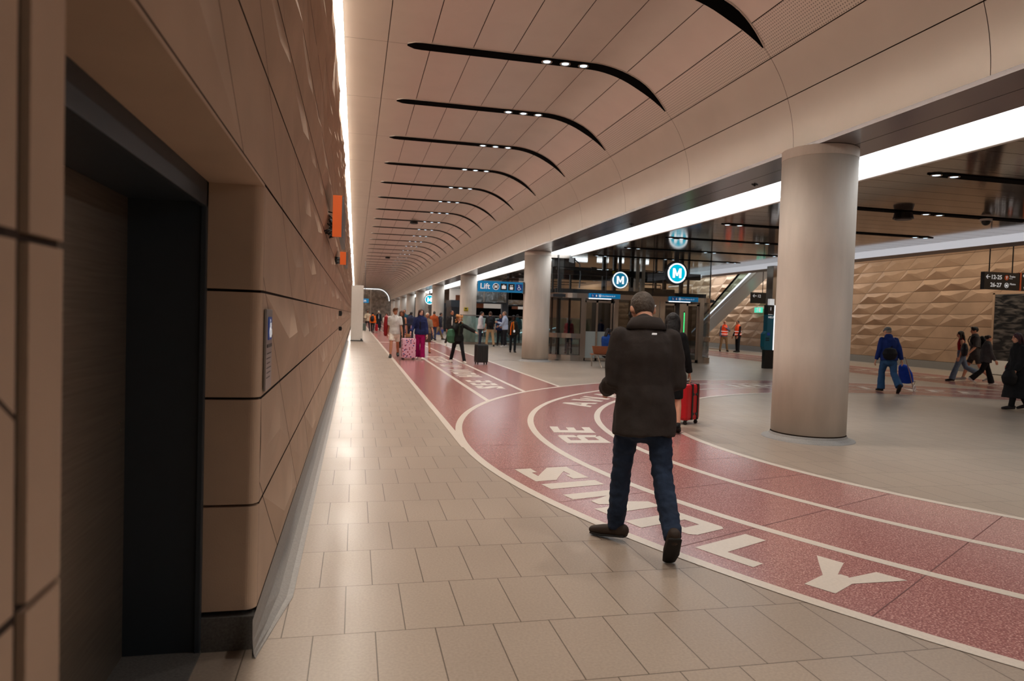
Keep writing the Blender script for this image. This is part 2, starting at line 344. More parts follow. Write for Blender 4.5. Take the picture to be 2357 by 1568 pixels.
S_ = 0.26
GLY = {   # block letters as quads in a 0..w by 0..1 cell
 'I': (.24, [((0, 0), (.24, 0), (.24, 1), (0, 1))]),
 'L': (.62, [((0, 0), (.25, 0), (.25, 1), (0, 1)), ((.25, 0), (.62, 0), (.62, .2), (.25, .2))]),
 'E': (.6, [((0, 0), (.24, 0), (.24, 1), (0, 1)), ((.24, 0), (.6, 0), (.6, .2), (.24, .2)), ((.24, .4), (.54, .4), (.54, .6), (.24, .6)), ((.24, .8), (.6, .8), (.6, 1), (.24, 1))]),
 'F': (.58, [((0, 0), (.24, 0), (.24, 1), (0, 1)), ((.24, .4), (.52, .4), (.52, .6), (.24, .6)), ((.24, .8), (.58, .8), (.58, 1), (.24, 1))]),
 'T': (.66, [((.21, 0), (.45, 0), (.45, .8), (.21, .8)), ((0, .8), (.66, .8), (.66, 1), (0, 1))]),
 'H': (.7, [((0, 0), (.24, 0), (.24, 1), (0, 1)), ((.46, 0), (.7, 0), (.7, 1), (.46, 1)), ((.24, .4), (.46, .4), (.46, .6), (.24, .6))]),
 'O': (.7, [((0, .08), (.22, .2), (.22, .8), (0, .92)), ((.48, .2), (.7, .08), (.7, .92), (.48, .8)), ((0, .08), (.08, 0), (.22, .2), (.22, .2)), ((.08, 0), (.62, 0), (.48, .2), (.22, .2)), ((.62, 0), (.7, .08), (.48, .2), (.48, .2)), ((.22, .8), (.48, .8), (.62, 1), (.08, 1)), ((0, .92), (.22, .8), (.22, .8), (.08, 1)), ((.48, .8), (.48, .8), (.7, .92), (.62, 1))]),
 'P': (.66, [((0, 0), (.24, 0), (.24, 1), (0, 1)), ((.24, .8), (.5, .8), (.6, 1), (.24, 1)), ((.44, .5), (.66, .42), (.66, .94), (.44, .84)), ((.24, .34), (.6, .34), (.46, .52), (.24, .52)), ((.5, .8), (.66, .94), (.6, 1), (.5, .9)), ((.46, .52), (.6, .34), (.66, .42), (.5, .54))]),
 'B': (.66, [((0, 0), (.22, 0), (.22, 1), (0, 1)), ((.22, .83), (.5, .83), (.58, 1), (.22, 1)), ((.22, .42), (.5, .42), (.5, .58), (.22, .58)), ((.22, 0), (.6, 0), (.5, .17), (.22, .17)), ((.46, .56), (.64, .6), (.64, .94), (.46, .84)), ((.46, .16), (.66, .06), (.66, .48), (.46, .44)), ((.5, .83), (.64, .94), (.58, 1), (.5, .9)), ((.46, .42), (.66, .46), (.62, .54), (.46, .58))]),
 'S': (.66, [((0, .0), (.66, .0), (.66, .2), (0, .2)), ((0, .8), (.66, .8), (.66, 1), (0, 1)), ((.0, .8), (.0, .62), (.24, .66), (.24, .8)), ((.42, .2), (.66, .2), (.66, .4), (.42, .34)), ((0, .62), (.42, .2), (.66, .38), (.24, .8)), ((.44, .8), (.66, .8), (.66, .7), (.44, .7)), ((0, .2), (.22, .2), (.22, .3), (0, .3))]),
 'Y': (.78, [((.27, 0), (.51, 0), (.51, .42), (.27, .42)), ((.27, .42), (.39, .36), (.25, 1), (0, 1)), ((.39, .36), (.51, .42), (.78, 1), (.53, 1)), ((.27, .42), (.51, .42), (.42, .6), (.36, .6))]),
 'M': (.92, [((0, 0), (.24, 0), (.24, 1), (0, 1)), ((.68, 0), (.92, 0), (.92, 1), (.68, 1)), ((.24, 1), (.24, .62), (.38, .2), (.46, .42)), ((.68, 1), (.68, .62), (.54, .2), (.46, .42)), ((.38, .2), (.54, .2), (.5, .46), (.42, .46))]),
 'A': (.78, [((0, 0), (.22, 0), (.46, 1), (.32, 1)), ((.56, 0), (.78, 0), (.46, 1), (.32, 1)), ((.2, .22), (.58, .22), (.54, .4), (.24, .4))]),
 'W': (1.0, [((.1, 0), (.32, 0), (.2, 1), (0, 1)), ((.22, 0), (.32, 0), (.55, .9), (.45, .9)), ((.68, 0), (.78, 0), (.55, .9), (.45, .9)), ((.68, 0), (.9, 0), (1.0, 1), (.8, 1))]),
 'U': (.68, [((0, .1), (.22, .2), (.22, 1), (0, 1)), ((.46, .2), (.68, .1), (.68, 1), (.46, 1)), ((.0, .1), (.1, 0), (.58, 0), (.46, .2)), ((0, .1), (.58, 0), (.68, .1), (.22, .2)), ((.22, .2), (.1, 0), (.58, 0), (.46, .2))]),
}
def sub(q, n):
    a, b, c, d = [Vector(p) for p in q]
    for i in range(n):
        for j in range(n):
            f = lambda u, v: (a * (1 - u) + b * u) * (1 - v) + (d * (1 - u) + c * u) * v
            yield [f(i / n, j / n), f((i + 1) / n, j / n), f((i + 1) / n, (j + 1) / n), f(i / n, (j + 1) / n)]
def glyph(ch, fmap, name='floor_letter'):
    mb = MB(); w, qs = GLY[ch]
    for qi, q in enumerate(qs):
        for s4 in sub(q, 4):
            mb.quad(*[Vector(fmap(p[0] / w, p[1])) + Vector((0, 0, .00006 * qi)) for p in s4])
    o = mb.build(name, M['line'], floor, kind='structure')
    return o
ZL = 0.0042
def arcmap_in(a0, a1, rb, rtp):      # up towards the centre, reading counter-clockwise
    def f(u, v):
        a = math.radians(a0 + (a1 - a0) * u); r = rb + (rtp - rb) * v
        return (CX + r * math.cos(a), CY + r * math.sin(a), ZL)
    return f
for ch, a0, a1 in (('S', 187.5, 190.8), ('I', 191.5, 192.7), ('M', 194.0, 198.0), ('P', 199.3, 202.5), ('L', 203.6, 206.4), ('Y', 207.2, 210.9)):
    glyph(ch, arcmap_in(a0, a1, 9.03, 8.47))
for ch, a0, a1 in (('B', 178.6, 174.4), ('E', 173.0, 169.4), ('A', 151.6, 146.4), ('W', 145.2, 139.4), ('A', 138.2, 133.4), ('R', 132, 128), ('E', 127, 123.4), ('U', 101.0, 96.8), ('P', 95.6, 91.8), ('L', 74.2, 71), ('I', 66, 64.7), ('F', 62.4, 59.4), ('E', 57.2, 53.8)):
    glyph({'R': 'P'}.get(ch, ch), arcmap_in(a0, a1, 7.42, 7.98))
def linmap(y0, y1):                  # up towards -X, reading along +Y
    return lambda u, v: (3.14 - 0.58 * v, y0 + (y1 - y0) * u, ZL)
y = 14.3
for ch, w in (('S', .5), ('E', .5), ('E', .48), (' ', .5), ('H', .58), ('O', .6), ('W', .85), (' ', .55), ('I', .2), ('T', .55), (' ', .6), ('F', .5), ('E', .5), ('E', .5), ('L', .5), ('S', .5)):
    if ch != ' ': glyph(ch, linmap(y, y + w))
    y += w + .18
def linmapr(y0, y1):
    return lambda u, v: (RX[1] - .25 - .58 * (1 - v), y0 + (y1 - y0) * u, ZL)
y = 15.5
for ch in 'LIFE ':
    if ch != ' ': glyph(ch, linmapr(y, y + .6))
    y += 1.05
y = 20.6
for ch in 'IT IS':
    if ch != ' ': glyph(ch, linmapr(y, y + .6))
    y += 1.0

# ------------------------------------------------------------------ faceted sandstone walls
ROW = 0.471
def facet_wall(y0, y1, z0, rows, pitch, shift, amp, seed, gap=0.006, uu=.58, vv=.5):
    """panels in (y, z, depth); depth outwards"""
    tris = []
    for r in range(rows):
        za, zb = z0 + r * ROW + gap, z0 + (r + 1) * ROW - gap
        off = -shift * r
        c0 = int((y0 - off) / pitch) - 2; c1 = int((y1 - off) / pitch) + 2
        for c in range(c0, c1 + 1):
            # lower edge lies farther along +y than the upper edge
            rnd = random.Random(seed * 7919 + r * 1013 + c * 31); rnd.random()
            b0 = c * pitch + off + gap; b1 = (c + 1) * pitch + off - gap
            t0, t1 = b0 - shift, b1 - shift
            a = amp(r, (b0 + b1) / 2) * rnd.uniform(0.35, 1.25)
            k = rnd.random()
            u = uu + rnd.uniform(-.08, .08); v = vv + rnd.uniform(-.1, .1)
            B0, B1, T0, T1 = (b0, za, 0), (b1, za, 0), (t0, zb, 0), (t1, zb, 0)
            def P(u, v, d):
                yy = (b0 + (b1 - b0) * u) * (1 - v) + (t0 + (t1 - t0) * u) * v
                return (yy, za + (zb - za) * v, d)
            pk = P(u, v, a); pk2 = P(u - .32, v - .06, a * .72); pk3 = P(u - .12, .3, a * .62)
            if k < 0.14:
                tris += [(B0, B1, T1), (B0, T1, T0)]
            else:
                tris += [(B1, T1, pk), (T1, pk2, pk), (T1, T0, pk2), (T0, B0, pk2), (B0, B1, pk), (B0, pk, pk2)]
    return tris
def wall_mesh(name, tris, to3, m, clips, label, soft=0.0):
    bm = bmesh.new()
    for t in tris:
        try: bm.faces.new([bm.verts.new(to3(*p)) for p in t])
        except ValueError: pass
    for co, no in clips:
        bmesh.ops.bisect_plane(bm, geom=bm.verts[:] + bm.edges[:] + bm.faces[:], plane_co=co, plane_no=no, clear_outer=True)
    bmesh.ops.remove_doubles(bm, verts=bm.verts, dist=0.0004)
    mb = MB(); mb.bm.free(); mb.bm = bm
    return mb
WX = -0.40
def sstep(t): t = max(0.0, min(1.0, t)); return t * t * (3 - 2 * t)
def left3(yy, z, d):
    k = sstep((abs(yy - 2.1) - 1.2) / .6)          # panels flatten towards the doorway
    k = max(k, sstep((z - 2.1) / .5))
    if yy < 1.0: k *= sstep((z - 2.1) / .5)
    return (WX + d * k, yy, z)
def lamp_amp(r, yy): return 0.034 + 0.022 * min(1, r / 6.0)
wl = MB()
for y0, y1, clips in ((3.24, YE, [((0, 3.255, 0), (0, -1, 0))]), (-10, .95, [((0, .95, 0), (0, 1, 0))]), (.95, 3.24, [((0, 0.95, 0), (0, -1, 0)), ((0, 3.255, 0), (0, 1, 0)), ((0, 0, 2.053), (0, 0, -1))])):
    t = facet_wall(y0 - 1, min(y1, YE), .169, 13, 1.36, .70, lamp_amp, 11)
    g = wall_mesh('w', t, left3, None, clips, '')
    me = bpy.data.meshes.new('t'); g.bm.to_mesh(me); g.bm.free(); wl.bm.from_mesh(me); bpy.data.meshes.remove(me)
wall_left = wl.build('wall_left', M['stone'], kind='structure')
tag(wall_left, 'faceted brown sandstone wall along the left side', 'wall')
b = MB()
b.box(-.66, WX - .012, 3.26, YE, 0.0, 6.4); b.box(-.66, WX - .012, -10, 1.10, 0, 6.4); b.box(-.66, WX - .012, 1.10, 3.26, 2.075, 6.4)
b.build('joint_backing', M['joint'], wall_left, kind='structure')
# jamb returns with rounded arrises, course by course
def jamb(yc, sgn):
    mb = MB(); R = .045
    zs = [.169 + ROW * k for k in range(5)]
    for k in range(4):
        za, zb = zs[k] + .006, zs[k + 1] - .006
        prof = [(-.635, yc), (WX - R, yc)] + [(WX - R + R * math.sin(t), yc + sgn * (R - R * math.cos(t))) for t in [i * PI / 16 for i in range(1, 9)]] + [(WX, yc + (R + .006 if sgn > 0 else -.14)), (-.635, yc + (R + .006 if sgn > 0 else -.14))]
        mb.poly([(x, y_, za) for x, y_ in prof], (0, 0, zb - za))
    return mb
jamb(3.20, 1).build('door_reveal_far', M['stone'], wall_left, kind='structure')
jamb(1.125, -1).build('door_reveal_near', M['stone'], wall_left, kind='structure')
l = MB(); l.box(-.635, WX, 1.0, 3.24, 2.04, 2.053); l.build('lintel_soffit', M['stone'], wall_left, kind='structure')
l = MB(); l.box(-.64, WX + .002, 3.19, 3.26, 0, .15); l.box(-.64, WX + .002, .9, 1.10, 0, .15); l.build('granite_plinth', M['granite'], wall_left, kind='structure')
# cove kerb
kb = MB()
prof = [(0, .17), (.004, .12), (.016, .07), (.045, .028), (.085, .008), (.115, .003), (.115, -.01), (0, -.01)]
stations = [(3.10, 0.12), (3.45, .58), (3.75, 1.0)] + [(3.75 + .6 * i, 1.0) for i in range(1, 58)]
prev = None
for yy, k in stations:
    cur = [kb.bm.verts.new((WX + .002 + dx * k, yy, z)) for dx, z in prof]
    if prev:
        for i in range(len(prof)): kb.bm.faces.new((prev[i], prev[(i + 1) % len(prof)], cur[(i + 1) % len(prof)], cur[i]))
    prev = cur
kb.build('baseboard_left', M['kerb'], kind='structure', smooth=False)

# ------------------------------------------------------------------ steel door in the recess
d = empty('door_1'); d['kind'] = 'structure'
tag(d, 'dark brushed steel lift door in navy frame recessed into left wall', 'door', kind='structure')
f = MB(); f.box(-.95, -.632, 3.18, 3.26, 0.0, 2.04); f.box(-.95, -.632, 1.03, 1.11, 0, 2.04); f.box(-.95, -.632, 1.09, 3.2, 1.95, 2.04)
f.box(-.645, -.622, 3.165, 3.2, 0.0, 2.04, .004); f.box(-.645, -.622, 1.09, 3.2, 1.93, 2.04, .004)
f.build('door_frame', M['navy'], d)
f = MB(); f.box(-.99, -.93, 2.16, 3.18, .01, 1.95, .003); f.build('door_leaf', M['brushed'], d)
f = MB(); f.box(-.99, -.935, 1.11, 2.15, .01, 1.95, .003); f.build('door_leaf', M['brushed'], d)
f = MB(); f.box(-.935, -.918, 2.22, 2.26, .85, .98, .004); f.build('door_pull', M['black'], d)
f = MB()
for z in (1.02, .99): f.cyl((-.932, 3.11, z), (-.926, 3.11, z), .006, n=10)
f.build('screw_heads', M['steel'], d)
f = MB(); f.box(-.96, -.62, 1.1, 3.2, 0.0, .012); f.build('door_sill', M['granite'], d)
f = MB(); f.box(-1.05, -1.0, .9, 3.4, 0, 2.3); f.build('recess_back', M['navy'], d)

# ------------------------------------------------------------------ vault ceiling
ZC, XA, ZA, RV = 5.86, 3.8, 3.91, 1.95
def prof_x(s):
    """profile point by position: x<=XA flat, then arc"""
    if s <= XA: return (s, ZC)
    a = (s - XA) / RV
    if a <= PI / 2: return (XA + RV * math.sin(a), ZA + RV * math.cos(a))
    return (XA + RV, ZA - (s - XA - RV * PI / 2))
def s_of_x(x): return x if x <= XA else XA + RV * math.asin(min(1, (x - XA) / RV))
SEND = XA + RV * PI / 2 + (ZA - 3.86)
edges = [-.27, .41, 1.10, 1.77, 2.43, 3.10, 3.78, s_of_x(4.43), s_of_x(4.98), s_of_x(5.354), s_of_x(5.63), SEND]
vt = MB(); uvl = vt.bm.loops.layers.uv.new('uv'); vt_mats = [M['vault'], M['perf']]
bays = [5.44 + 3 * k for k in range(-5, 39)]
for bi in range(len(bays) - 1):
    ya, yb = bays[bi] + .004, bays[bi + 1] - .004
    for ei in range(len(edges) - 1):
        s0, s1 = edges[ei] + .006, edges[ei + 1] - .006
        n = 1 if s1 < XA else 6
        if ei == len(edges) - 2: n = 10
        prev = None
        for i in range(n + 1):
            s = s0 + (s1 - s0) * i / n; x, z = prof_x(s)
            cur = (vt.bm.verts.new((x, ya, z)), vt.bm.verts.new((x, yb, z)), s)
            if prev:
                fc = vt.bm.faces.new((prev[0], prev[1], cur[1], cur[0])); fc.material_index = 1 if ei == 8 else 0; fc.smooth = True
                for lp, uvv in zip(fc.loops, ((prev[2], ya), (prev[2], yb), (cur[2], yb), (cur[2], ya))): lp[uvl].uv = uvv
            prev = cur
ceiling = vt.build('ceiling', vt_mats, kind='structure')
tag(ceiling, 'pale curved vault of satin metal panels over walkway', 'ceiling')
bk = MB(); prev = None
for i in range(40):
    s = -.2 + (SEND + .2) * i / 39; x, z = prof_x(s)
    if s > XA:
        a = min(PI / 2, (s - XA) / RV); x += .03 * math.sin(a); z += .03 * math.cos(a)
    else: z += .03
    cur = (bk.bm.verts.new((x, -10, z)), bk.bm.verts.new((x, YE, z)))
    if prev: bk.bm.faces.new((prev[0], prev[1], cur[1], cur[0]))
    prev = cur
bk.build('ceiling_backing', M['backing'], ceiling, kind='structure')
# luminous slot on the left
l = MB(); 
l.quad((-.385, -10, 5.80), (-.365, -10, 5.95), (-.365, YE, 5.95), (-.385, YE, 5.80))
o = l.build('trim_1', M['slot'], kind='structure'); tag(o, 'glowing light slot between left wall and vault ceiling', 'light slot', kind='structure')
l = MB(); l.quad((-.365, -10, 5.95), (-.275, -10, 5.97), (-.275, YE, 5.97), (-.365, YE, 5.95)); l.build('slot_diffuser', M['slotdown'], o, kind='structure')
l = MB(); l.box(-.275, -.262, -10, YE, 5.86, 6.02); l.build('slot_lip', M['vault'], o, kind='structure')
# soffit and luminous cove on the right
SZ = 3.86
l = MB(); l.box(5.745, 6.20, -10, YE, SZ, SZ + .05); l.box(6.212, 6.70, -10, YE, SZ, SZ + .05); o = l.build('trim_2', M['soffit'], kind='structure'); tag(o, 'flat grey metal soffit over the row of pillars', 'soffit', kind='structure')
l = MB()
for k in range(12):
    yy = 5.2 + 5.3 * k
    l.box(6.4, 6.52, yy - .006, yy + .006, SZ - .012, SZ - .002); l.box(6.454, 6.466, yy - .06, yy + .06, SZ - .012, SZ - .002); l.cyl((6.46, yy, SZ - .03), (6.46, yy, SZ), .016, n=10)
l.build('sprinkler_heads', M['blackm'], o, kind='structure')
l = MB(); n = 6
for i in range(n):
    ca = [(6.70 + .94 * j / n, SZ + .10 * math.sin(PI * j / n) + .012) for j in (i, i + 1)]
    l.quad((ca[0][0], -10, ca[0][1]), (ca[1][0], -10, ca[1][1]), (ca[1][0], YE, ca[1][1]), (ca[0][0], YE, ca[0][1]))
o = l.build('trim_3', M['strip'], kind='structure', smooth=True); tag(o, 'broad glowing white cove strip beside the pillars', 'light cove', kind='structure')
l = MB(); l.box(7.63, 7.70, -10, YE, SZ - .045, SZ + .12, .01); o = l.build('trim_4', M['white'], kind='structure'); tag(o, 'white lip edging the glowing cove strip', 'trim', kind='structure')
# low bronze ceiling over the concourse
l = MB(); k = -10.0
while k < 75:
    l.box(7.70, 15.1, k + .006, min(k + .5, 75) - .006, SZ, SZ + .03); k += .5
o = l.build('ceiling_concourse', M['lowceil'], kind='structure'); tag(o, 'low glossy bronze panel ceiling over the concourse', 'ceiling', kind='structure')
l = MB(); l.box(7.66, 23.2, -10, 75, 5.3, 5.35); l.box(7.7, 15.1, -10, 75, SZ + .06, SZ + .08); l.build('ceiling_backing', M['backing'], o, kind='structure')
l = MB(); l.box(15.1, 15.16, -10, 33, SZ - .19, SZ + .1); o = l.build('trim_5', M['fascia'], kind='structure'); tag(o, 'white lit fascia along the right edge of the low ceiling', 'fascia', kind='structure')
l = MB(); l.box(15.16, 15.9, -10, 33, SZ - .19, SZ - .15); l.box(15.86, 15.9, -10, 33, SZ - .15, 5.3); l.build('fascia_soffit', M['mid'], o, kind='structure')

# ------------------------------------------------------------------ right wall, end walls
right3 = lambda yy, z, d: (22.8 - d, yy, z)
t = facet_wall(-10, 60, .30, 11, 1.38, .485, lambda r, yy: .03 + .12 * min(1, r / 7), 5, uu=.72, vv=.62)
g = wall_mesh('w', t, right3, None, [((0, 60, 0), (0, 1, 0))], '')
wall_right = g.build('wall_right', M['stone2'], kind='structure'); tag(wall_right, 'faceted golden sandstone wall across the concourse on the right', 'wall', kind='structure')
l = MB(); l.box(22.82, 23.2, -10, 60, 0, 5.6); l.build('joint_backing', M['joint'], wall_right, kind='structure')
l = MB(); l.box(22.70, 22.84, -10, 60, 0, .29); l.build('baseboard_right', M['kerb'], kind='structure')
l = MB(); l.quad((20.2, -10, 5.28), (21.4, -10, 5.28), (21.4, 59.5, 5.28), (20.2, 59.5, 5.28)); o = l.build('trim_6', M['rslot'], kind='structure'); tag(o, 'light slot above the right sandstone wall', 'light slot', kind='structure')

l = MB(); l.quad((21.5, 29, 5.27), (22.7, 29, 5.27), (22.7, 44, 5.27), (21.5, 44, 5.27)); o = l.build('trim_7', emis('cool_daylight_panel', (0.75, 0.88, 1.0, 1), 9.0), kind='structure'); tag(o, 'cool daylight opening above the escalator', 'light opening', kind='structure')
endm = mat('rough_heritage_stone', rgb(150, 138, 126), .7, var=.5, vscale=2.2, bump=.3, bscale=6)
l = MB(); l.box(-1.6, 7.7, YE, YE + .3, 0, 7); o = l.build('wall_end', endm, kind='structure'); tag(o, 'mottled stone wall closing the far end of the walkway', 'wall', kind='structure')
l = MB()
for x in (.35, 2.6): l.cyl((x, YE - .05, 0), (x, YE - .05, 5.8), .05, n=8)
l.build('light_pipe', M['line'], o, kind='structure')
l = MB(); l.tube([(prof_x(s)[0] - .06, YE - .15, prof_x(s)[1] - .1) for s in [-.2 + (SEND + .2) * i / 24 for i in range(25)]], .06, 8); l.build('arch_light', M['mwhite'], o, kind='structure')
l = MB(); l.box(6.8, 23.2, 75, 75.3, 0, 5.4); l.build('wall_concourse', mat('pale_render', rgb(176, 160, 146), .7, var=.1, vscale=.6), kind='structure')
l = MB(); l.box(-1.6, 23.2, -10.3, -10, 0, 6.4); l.build('wall_rear', mat('rear_render', rgb(150, 134, 120), .7), kind='structure')
l = MB(); l.box(15.9, 23.2, 59.8, 60, 0, 5.4); l.build('wall_side', M['stone2'], kind='structure')

# ------------------------------------------------------------------ vault light fixtures
def vault_fixture():
    root = empty('ceiling_light')
    s0, s1 = .72, s_of_x(5.24); n = 40
    body, rim = MB(), MB(); sec = []
    for i in range(n + 1):
        u = i / n; s = s0 + (s1 - s0) * u
        # half width: rounded at the wall end, pointed at the pillar end
        w = .135
        if u < .05: w *= math.sqrt(max(0.02, 1 - ((.05 - u) / .05) ** 2))
        if u > .86: w *= max(0.04, 1 - ((u - .86) / .14) ** 1.3)
        x, z = prof_x(s); a = max(0, (s - XA) / RV); nx, nz = (-math.sin(a), -math.cos(a)) if s > XA else (0, -1)
        sec.append((x, z, nx, nz, w))
    for mb, h, k in ((body, .022, 1.0), (rim, .010, 1.22)):
        prev = None
        for x, z, nx, nz, w in sec:
            ww = w * k if k == 1 else w + .022
            P = lambda dy, hh: mb.bm.verts.new((x + nx * hh, dy, z + nz * hh))
            cur = [P(-ww, -.02), P(-ww, h), P(ww, h), P(ww, -.02)]
            if prev:
                for j in range(4): mb.bm.faces.new((prev[j], prev[(j + 1) % 4], cur[(j + 1) % 4], cur[j]))
            prev = cur
    body.build('housing', M['black'], root); rim.build('trim_rim', M['vault'], root)
    for x in (3.05, 3.375, 3.70):
        g = MB(); g.tube([(x + .085 * math.cos(t), .085 * math.sin(t), ZC - .026) for t in [k * 2 * PI / 20 for k in range(20)]], .010, 6, closed=True)
        ring = g.build('downlight', M['steel'], root)
        g = MB(); g.cyl((x, 0, ZC - .028), (x, 0, ZC - .022), .062, n=16); g.build('lens', M['downlight'], ring)
    return root
fx = vault_fixture()
for i, b_ in enumerate(bays):
    if b_ < 1 or b_ > YE - 3: continue
    o = fx if b_ == 5.44 else copy_tree(fx)
    o.location = (0, b_, 0)
    k = int(round((b_ - 5.44) / 3))
    nm = {-1: 'black curved ceiling light directly over the camera end of vault', 0: 'first black curved ceiling light, its pointed tip cut by the photo top edge', 1: 'second black curved ceiling light, nearest one seen almost whole', 2: 'black curved ceiling light just behind the nearest whole one', 3: 'fourth black curved ceiling light along the vault'}
    tag(o, nm.get(k, 'black curved ceiling light, number %d along the vault from the camera' % (k + 1)), 'ceiling light', 'curved ceiling lights in the vault')
    if 2 < b_ < 62 or True:
        if b_ < 60:
            sd = bpy.data.lights.get('vault_downlight') or bpy.data.lights.new('vault_downlight', 'SPOT')
            sd.energy = SPOT_W; sd.color = (1.0, .93, .85); sd.spot_size = math.radians(95); sd.spot_blend = .6; sd.shadow_soft_size = .12
            lo = bpy.data.objects.new('downlight_beam', sd); C.objects.link(lo); lo.parent = o; lo.location = (3.375, 0, ZC - .06)
def low_fixture():
    root = empty('ceiling_light'); b = MB()
    pts = []; n = 24; X0, X1 = 8.31, 14.2
    for i in range(n + 1):
        u = i / n; w = .12 * math.sqrt(max(.02, 1 - (2 * max(0, abs(u - .5) - .46) / .08) ** 2)) if abs(u - .5) > .46 else .12
        pts.append((X0 + (X1 - X0) * u, w))
    b.poly([(x, -w, SZ - .015) for x, w in pts] + [(x, w, SZ - .015) for x, w in pts[::-1]], (0, 0, .014)); b.build('housing', M['black'], root)
    for x in (8.46, 8.78, 11.13, 11.45, 13.66, 13.97):
        g = MB(); g.tube([(x + .075 * math.cos(t), .075 * math.sin(t), SZ - .018) for t in [k * 2 * PI / 18 for k in range(18)]], .009, 6, closed=True)
        ring = g.build('downlight', M['steel'], root)
        g = MB(); g.cyl((x, 0, SZ - .02), (x, 0, SZ - .016), .055, n=14); g.build('lens', M['downlight'], ring)
    return root
lf = None
for k in range(-1, 19):
    b_ = 8.84 + 3 * k
    if 24 < b_ < 29: continue
    if lf is None: lf = low_fixture(); o = lf
    else: o = copy_tree(lf)
    o.location = (0, b_, 0)
    tag(o, 'straight black light slot in low bronze ceiling, %s' % ('nearest the camera' if k == -1 else 'beside the front pillar top' if k == 0 else 'number %d from the front pillar' % (k + 1)), 'ceiling light', 'straight ceiling lights over the concourse')
    for x in (8.62, 13.8):
        if b_ > 50: continue
        sd = bpy.data.lights.get('concourse_downlight') or bpy.data.lights.new('concourse_downlight', 'SPOT')
        sd.energy = CSPOT_W; sd.color = (.84, .92, 1.0); sd.spot_size = math.radians(100); sd.spot_blend = .6; sd.shadow_soft_size = .1
        lo = bpy.data.objects.new('downlight_beam', sd); C.objects.link(lo); lo.parent = o; lo.location = (x, 0, SZ - .05)

# ------------------------------------------------------------------ pillars
def pillar(x, y_, D=.95):
    root = empty('concrete_pillar', (x, y_, 0)); R = D / 2
    s = MB(); prev = None; n = 64; zs = (.09, 1.2, 2.4, 3.74)
    for z in zs:
        cur = []
        for k in range(n):
            a = 2 * PI * k / n; r = R - (.006 if k % 16 in (0,) else 0)
            cur.append(s.bm.verts.new((r * math.cos(a), r * math.sin(a), z)))
        if prev:
            for k in range(n): s.bm.faces.new((prev[k], prev[(k + 1) % n], cur[(k + 1) % n], cur[k]))
        else: s.bm.faces.new(cur[::-1])
        prev = cur
    s.bm.faces.new(prev); s.build('shaft', M['concrete'], root, smooth=True)
    c = MB(); c.cyl((0, 0, 3.73), (0, 0, 3.855), R + .004, n=64); c.build('head_collar', M['concrete'], root)
    c = MB(); c.cyl((0, 0, .0), (0, 0, .10), R - .012, n=48); c.build('shadow_gap', M['joint'], root)
    b = MB(); prev = None; pr = ((R + .006, .075), (R + .02, .045), (R + .06, .018), (R + .115, .008), (R + .12, .0))
    for r, z in pr:
        cur = [b.bm.verts.new((r * math.cos(2 * PI * k / 64), r * math.sin(2 * PI * k / 64), z)) for k in range(64)]
        if prev:
            for k in range(64): b.bm.faces.new((prev[k], prev[(k + 1) % 64], cur[(k + 1) % 64], cur[k]))
        prev = cur
    b.build('stone_cove', M['kerb'], root)
    return root
PIL = [8.25, 23.85, 39.2, 54.0, 69.0, 81.5, 94.0, 106.0, 117.0]
PLAB = ['large round concrete pillar nearest the camera, on the right', 'round concrete pillar carrying the blue lift sign', 'round concrete pillar with the small yellow notice', 'round concrete pillar behind the rust sweater man, fourth along the row']
p0 = None
for i, yy in enumerate(PIL):
    o = pillar(6.03, yy) if p0 is None else copy_tree(p0)
    p0 = p0 or o
    o.location = (6.03 if i == 0 else 6.27, yy, 0)
    tag(o, PLAB[i] if i < 4 else 'round concrete pillar, number %d along the row from the camera' % (i + 1), 'pillar', 'round concrete pillars', kind='thing')
#@@OBJECTS
# ------------------------------------------------------------------ signs
def pict_case(mb, x, y_, z, s):
    mb.box(x - .30 * s, x + .30 * s, y_ - .004, y_, z - .28 * s, z + .20 * s); mb.box(x - .12 * s, x + .12 * s, y_ - .004, y_, z + .26 * s, z + .32 * s)
    mb.box(x - .12 * s, x - .07 * s, y_ - .004, y_, z + .20 * s, z + .30 * s); mb.box(x + .07 * s, x + .12 * s, y_ - .004, y_, z + .20 * s, z + .30 * s)
def pict_lift(mb, x, y_, z, s):
    mb.box(x - .24 * s, x + .24 * s, y_ - .004, y_, z - .34 * s, z + .04 * s)
    for dx, sg in ((-.12, 1), (.12, -1)):
        a = z + .24 * s; mb.poly([(x + (dx - .1) * s, y_ - .004, a - .08 * s * sg), (x + (dx + .1) * s, y_ - .004, a - .08 * s * sg), (x + dx * s, y_ - .004, a + .12 * s * sg)], (0, .004, 0))
def pict_chair(mb, x, y_, z, s):
    mb.ball((x - .05 * s, y_, z + .33 * s), .07 * s, 8, (1, .1, 1))
    mb.tube([(x - .05 * s, y_, z + .24 * s), (x - .03 * s, y_, z - .04 * s), (x + .16 * s, y_, z - .04 * s), (x + .24 * s, y_, z - .26 * s), (x + .32 * s, y_, z - .24 * s)], .035 * s, 6)
    mb.tube([(x - .04 * s, y_, z + .12 * s), (x + .13 * s, y_, z + .12 * s)], .03 * s, 6)
    mb.tube([(x - .02 * s + .2 * s * math.cos(t), y_, z - .16 * s + .2 * s * math.sin(t)) for t in [math.radians(a) for a in range(120, 345, 15)]], .03 * s, 6)
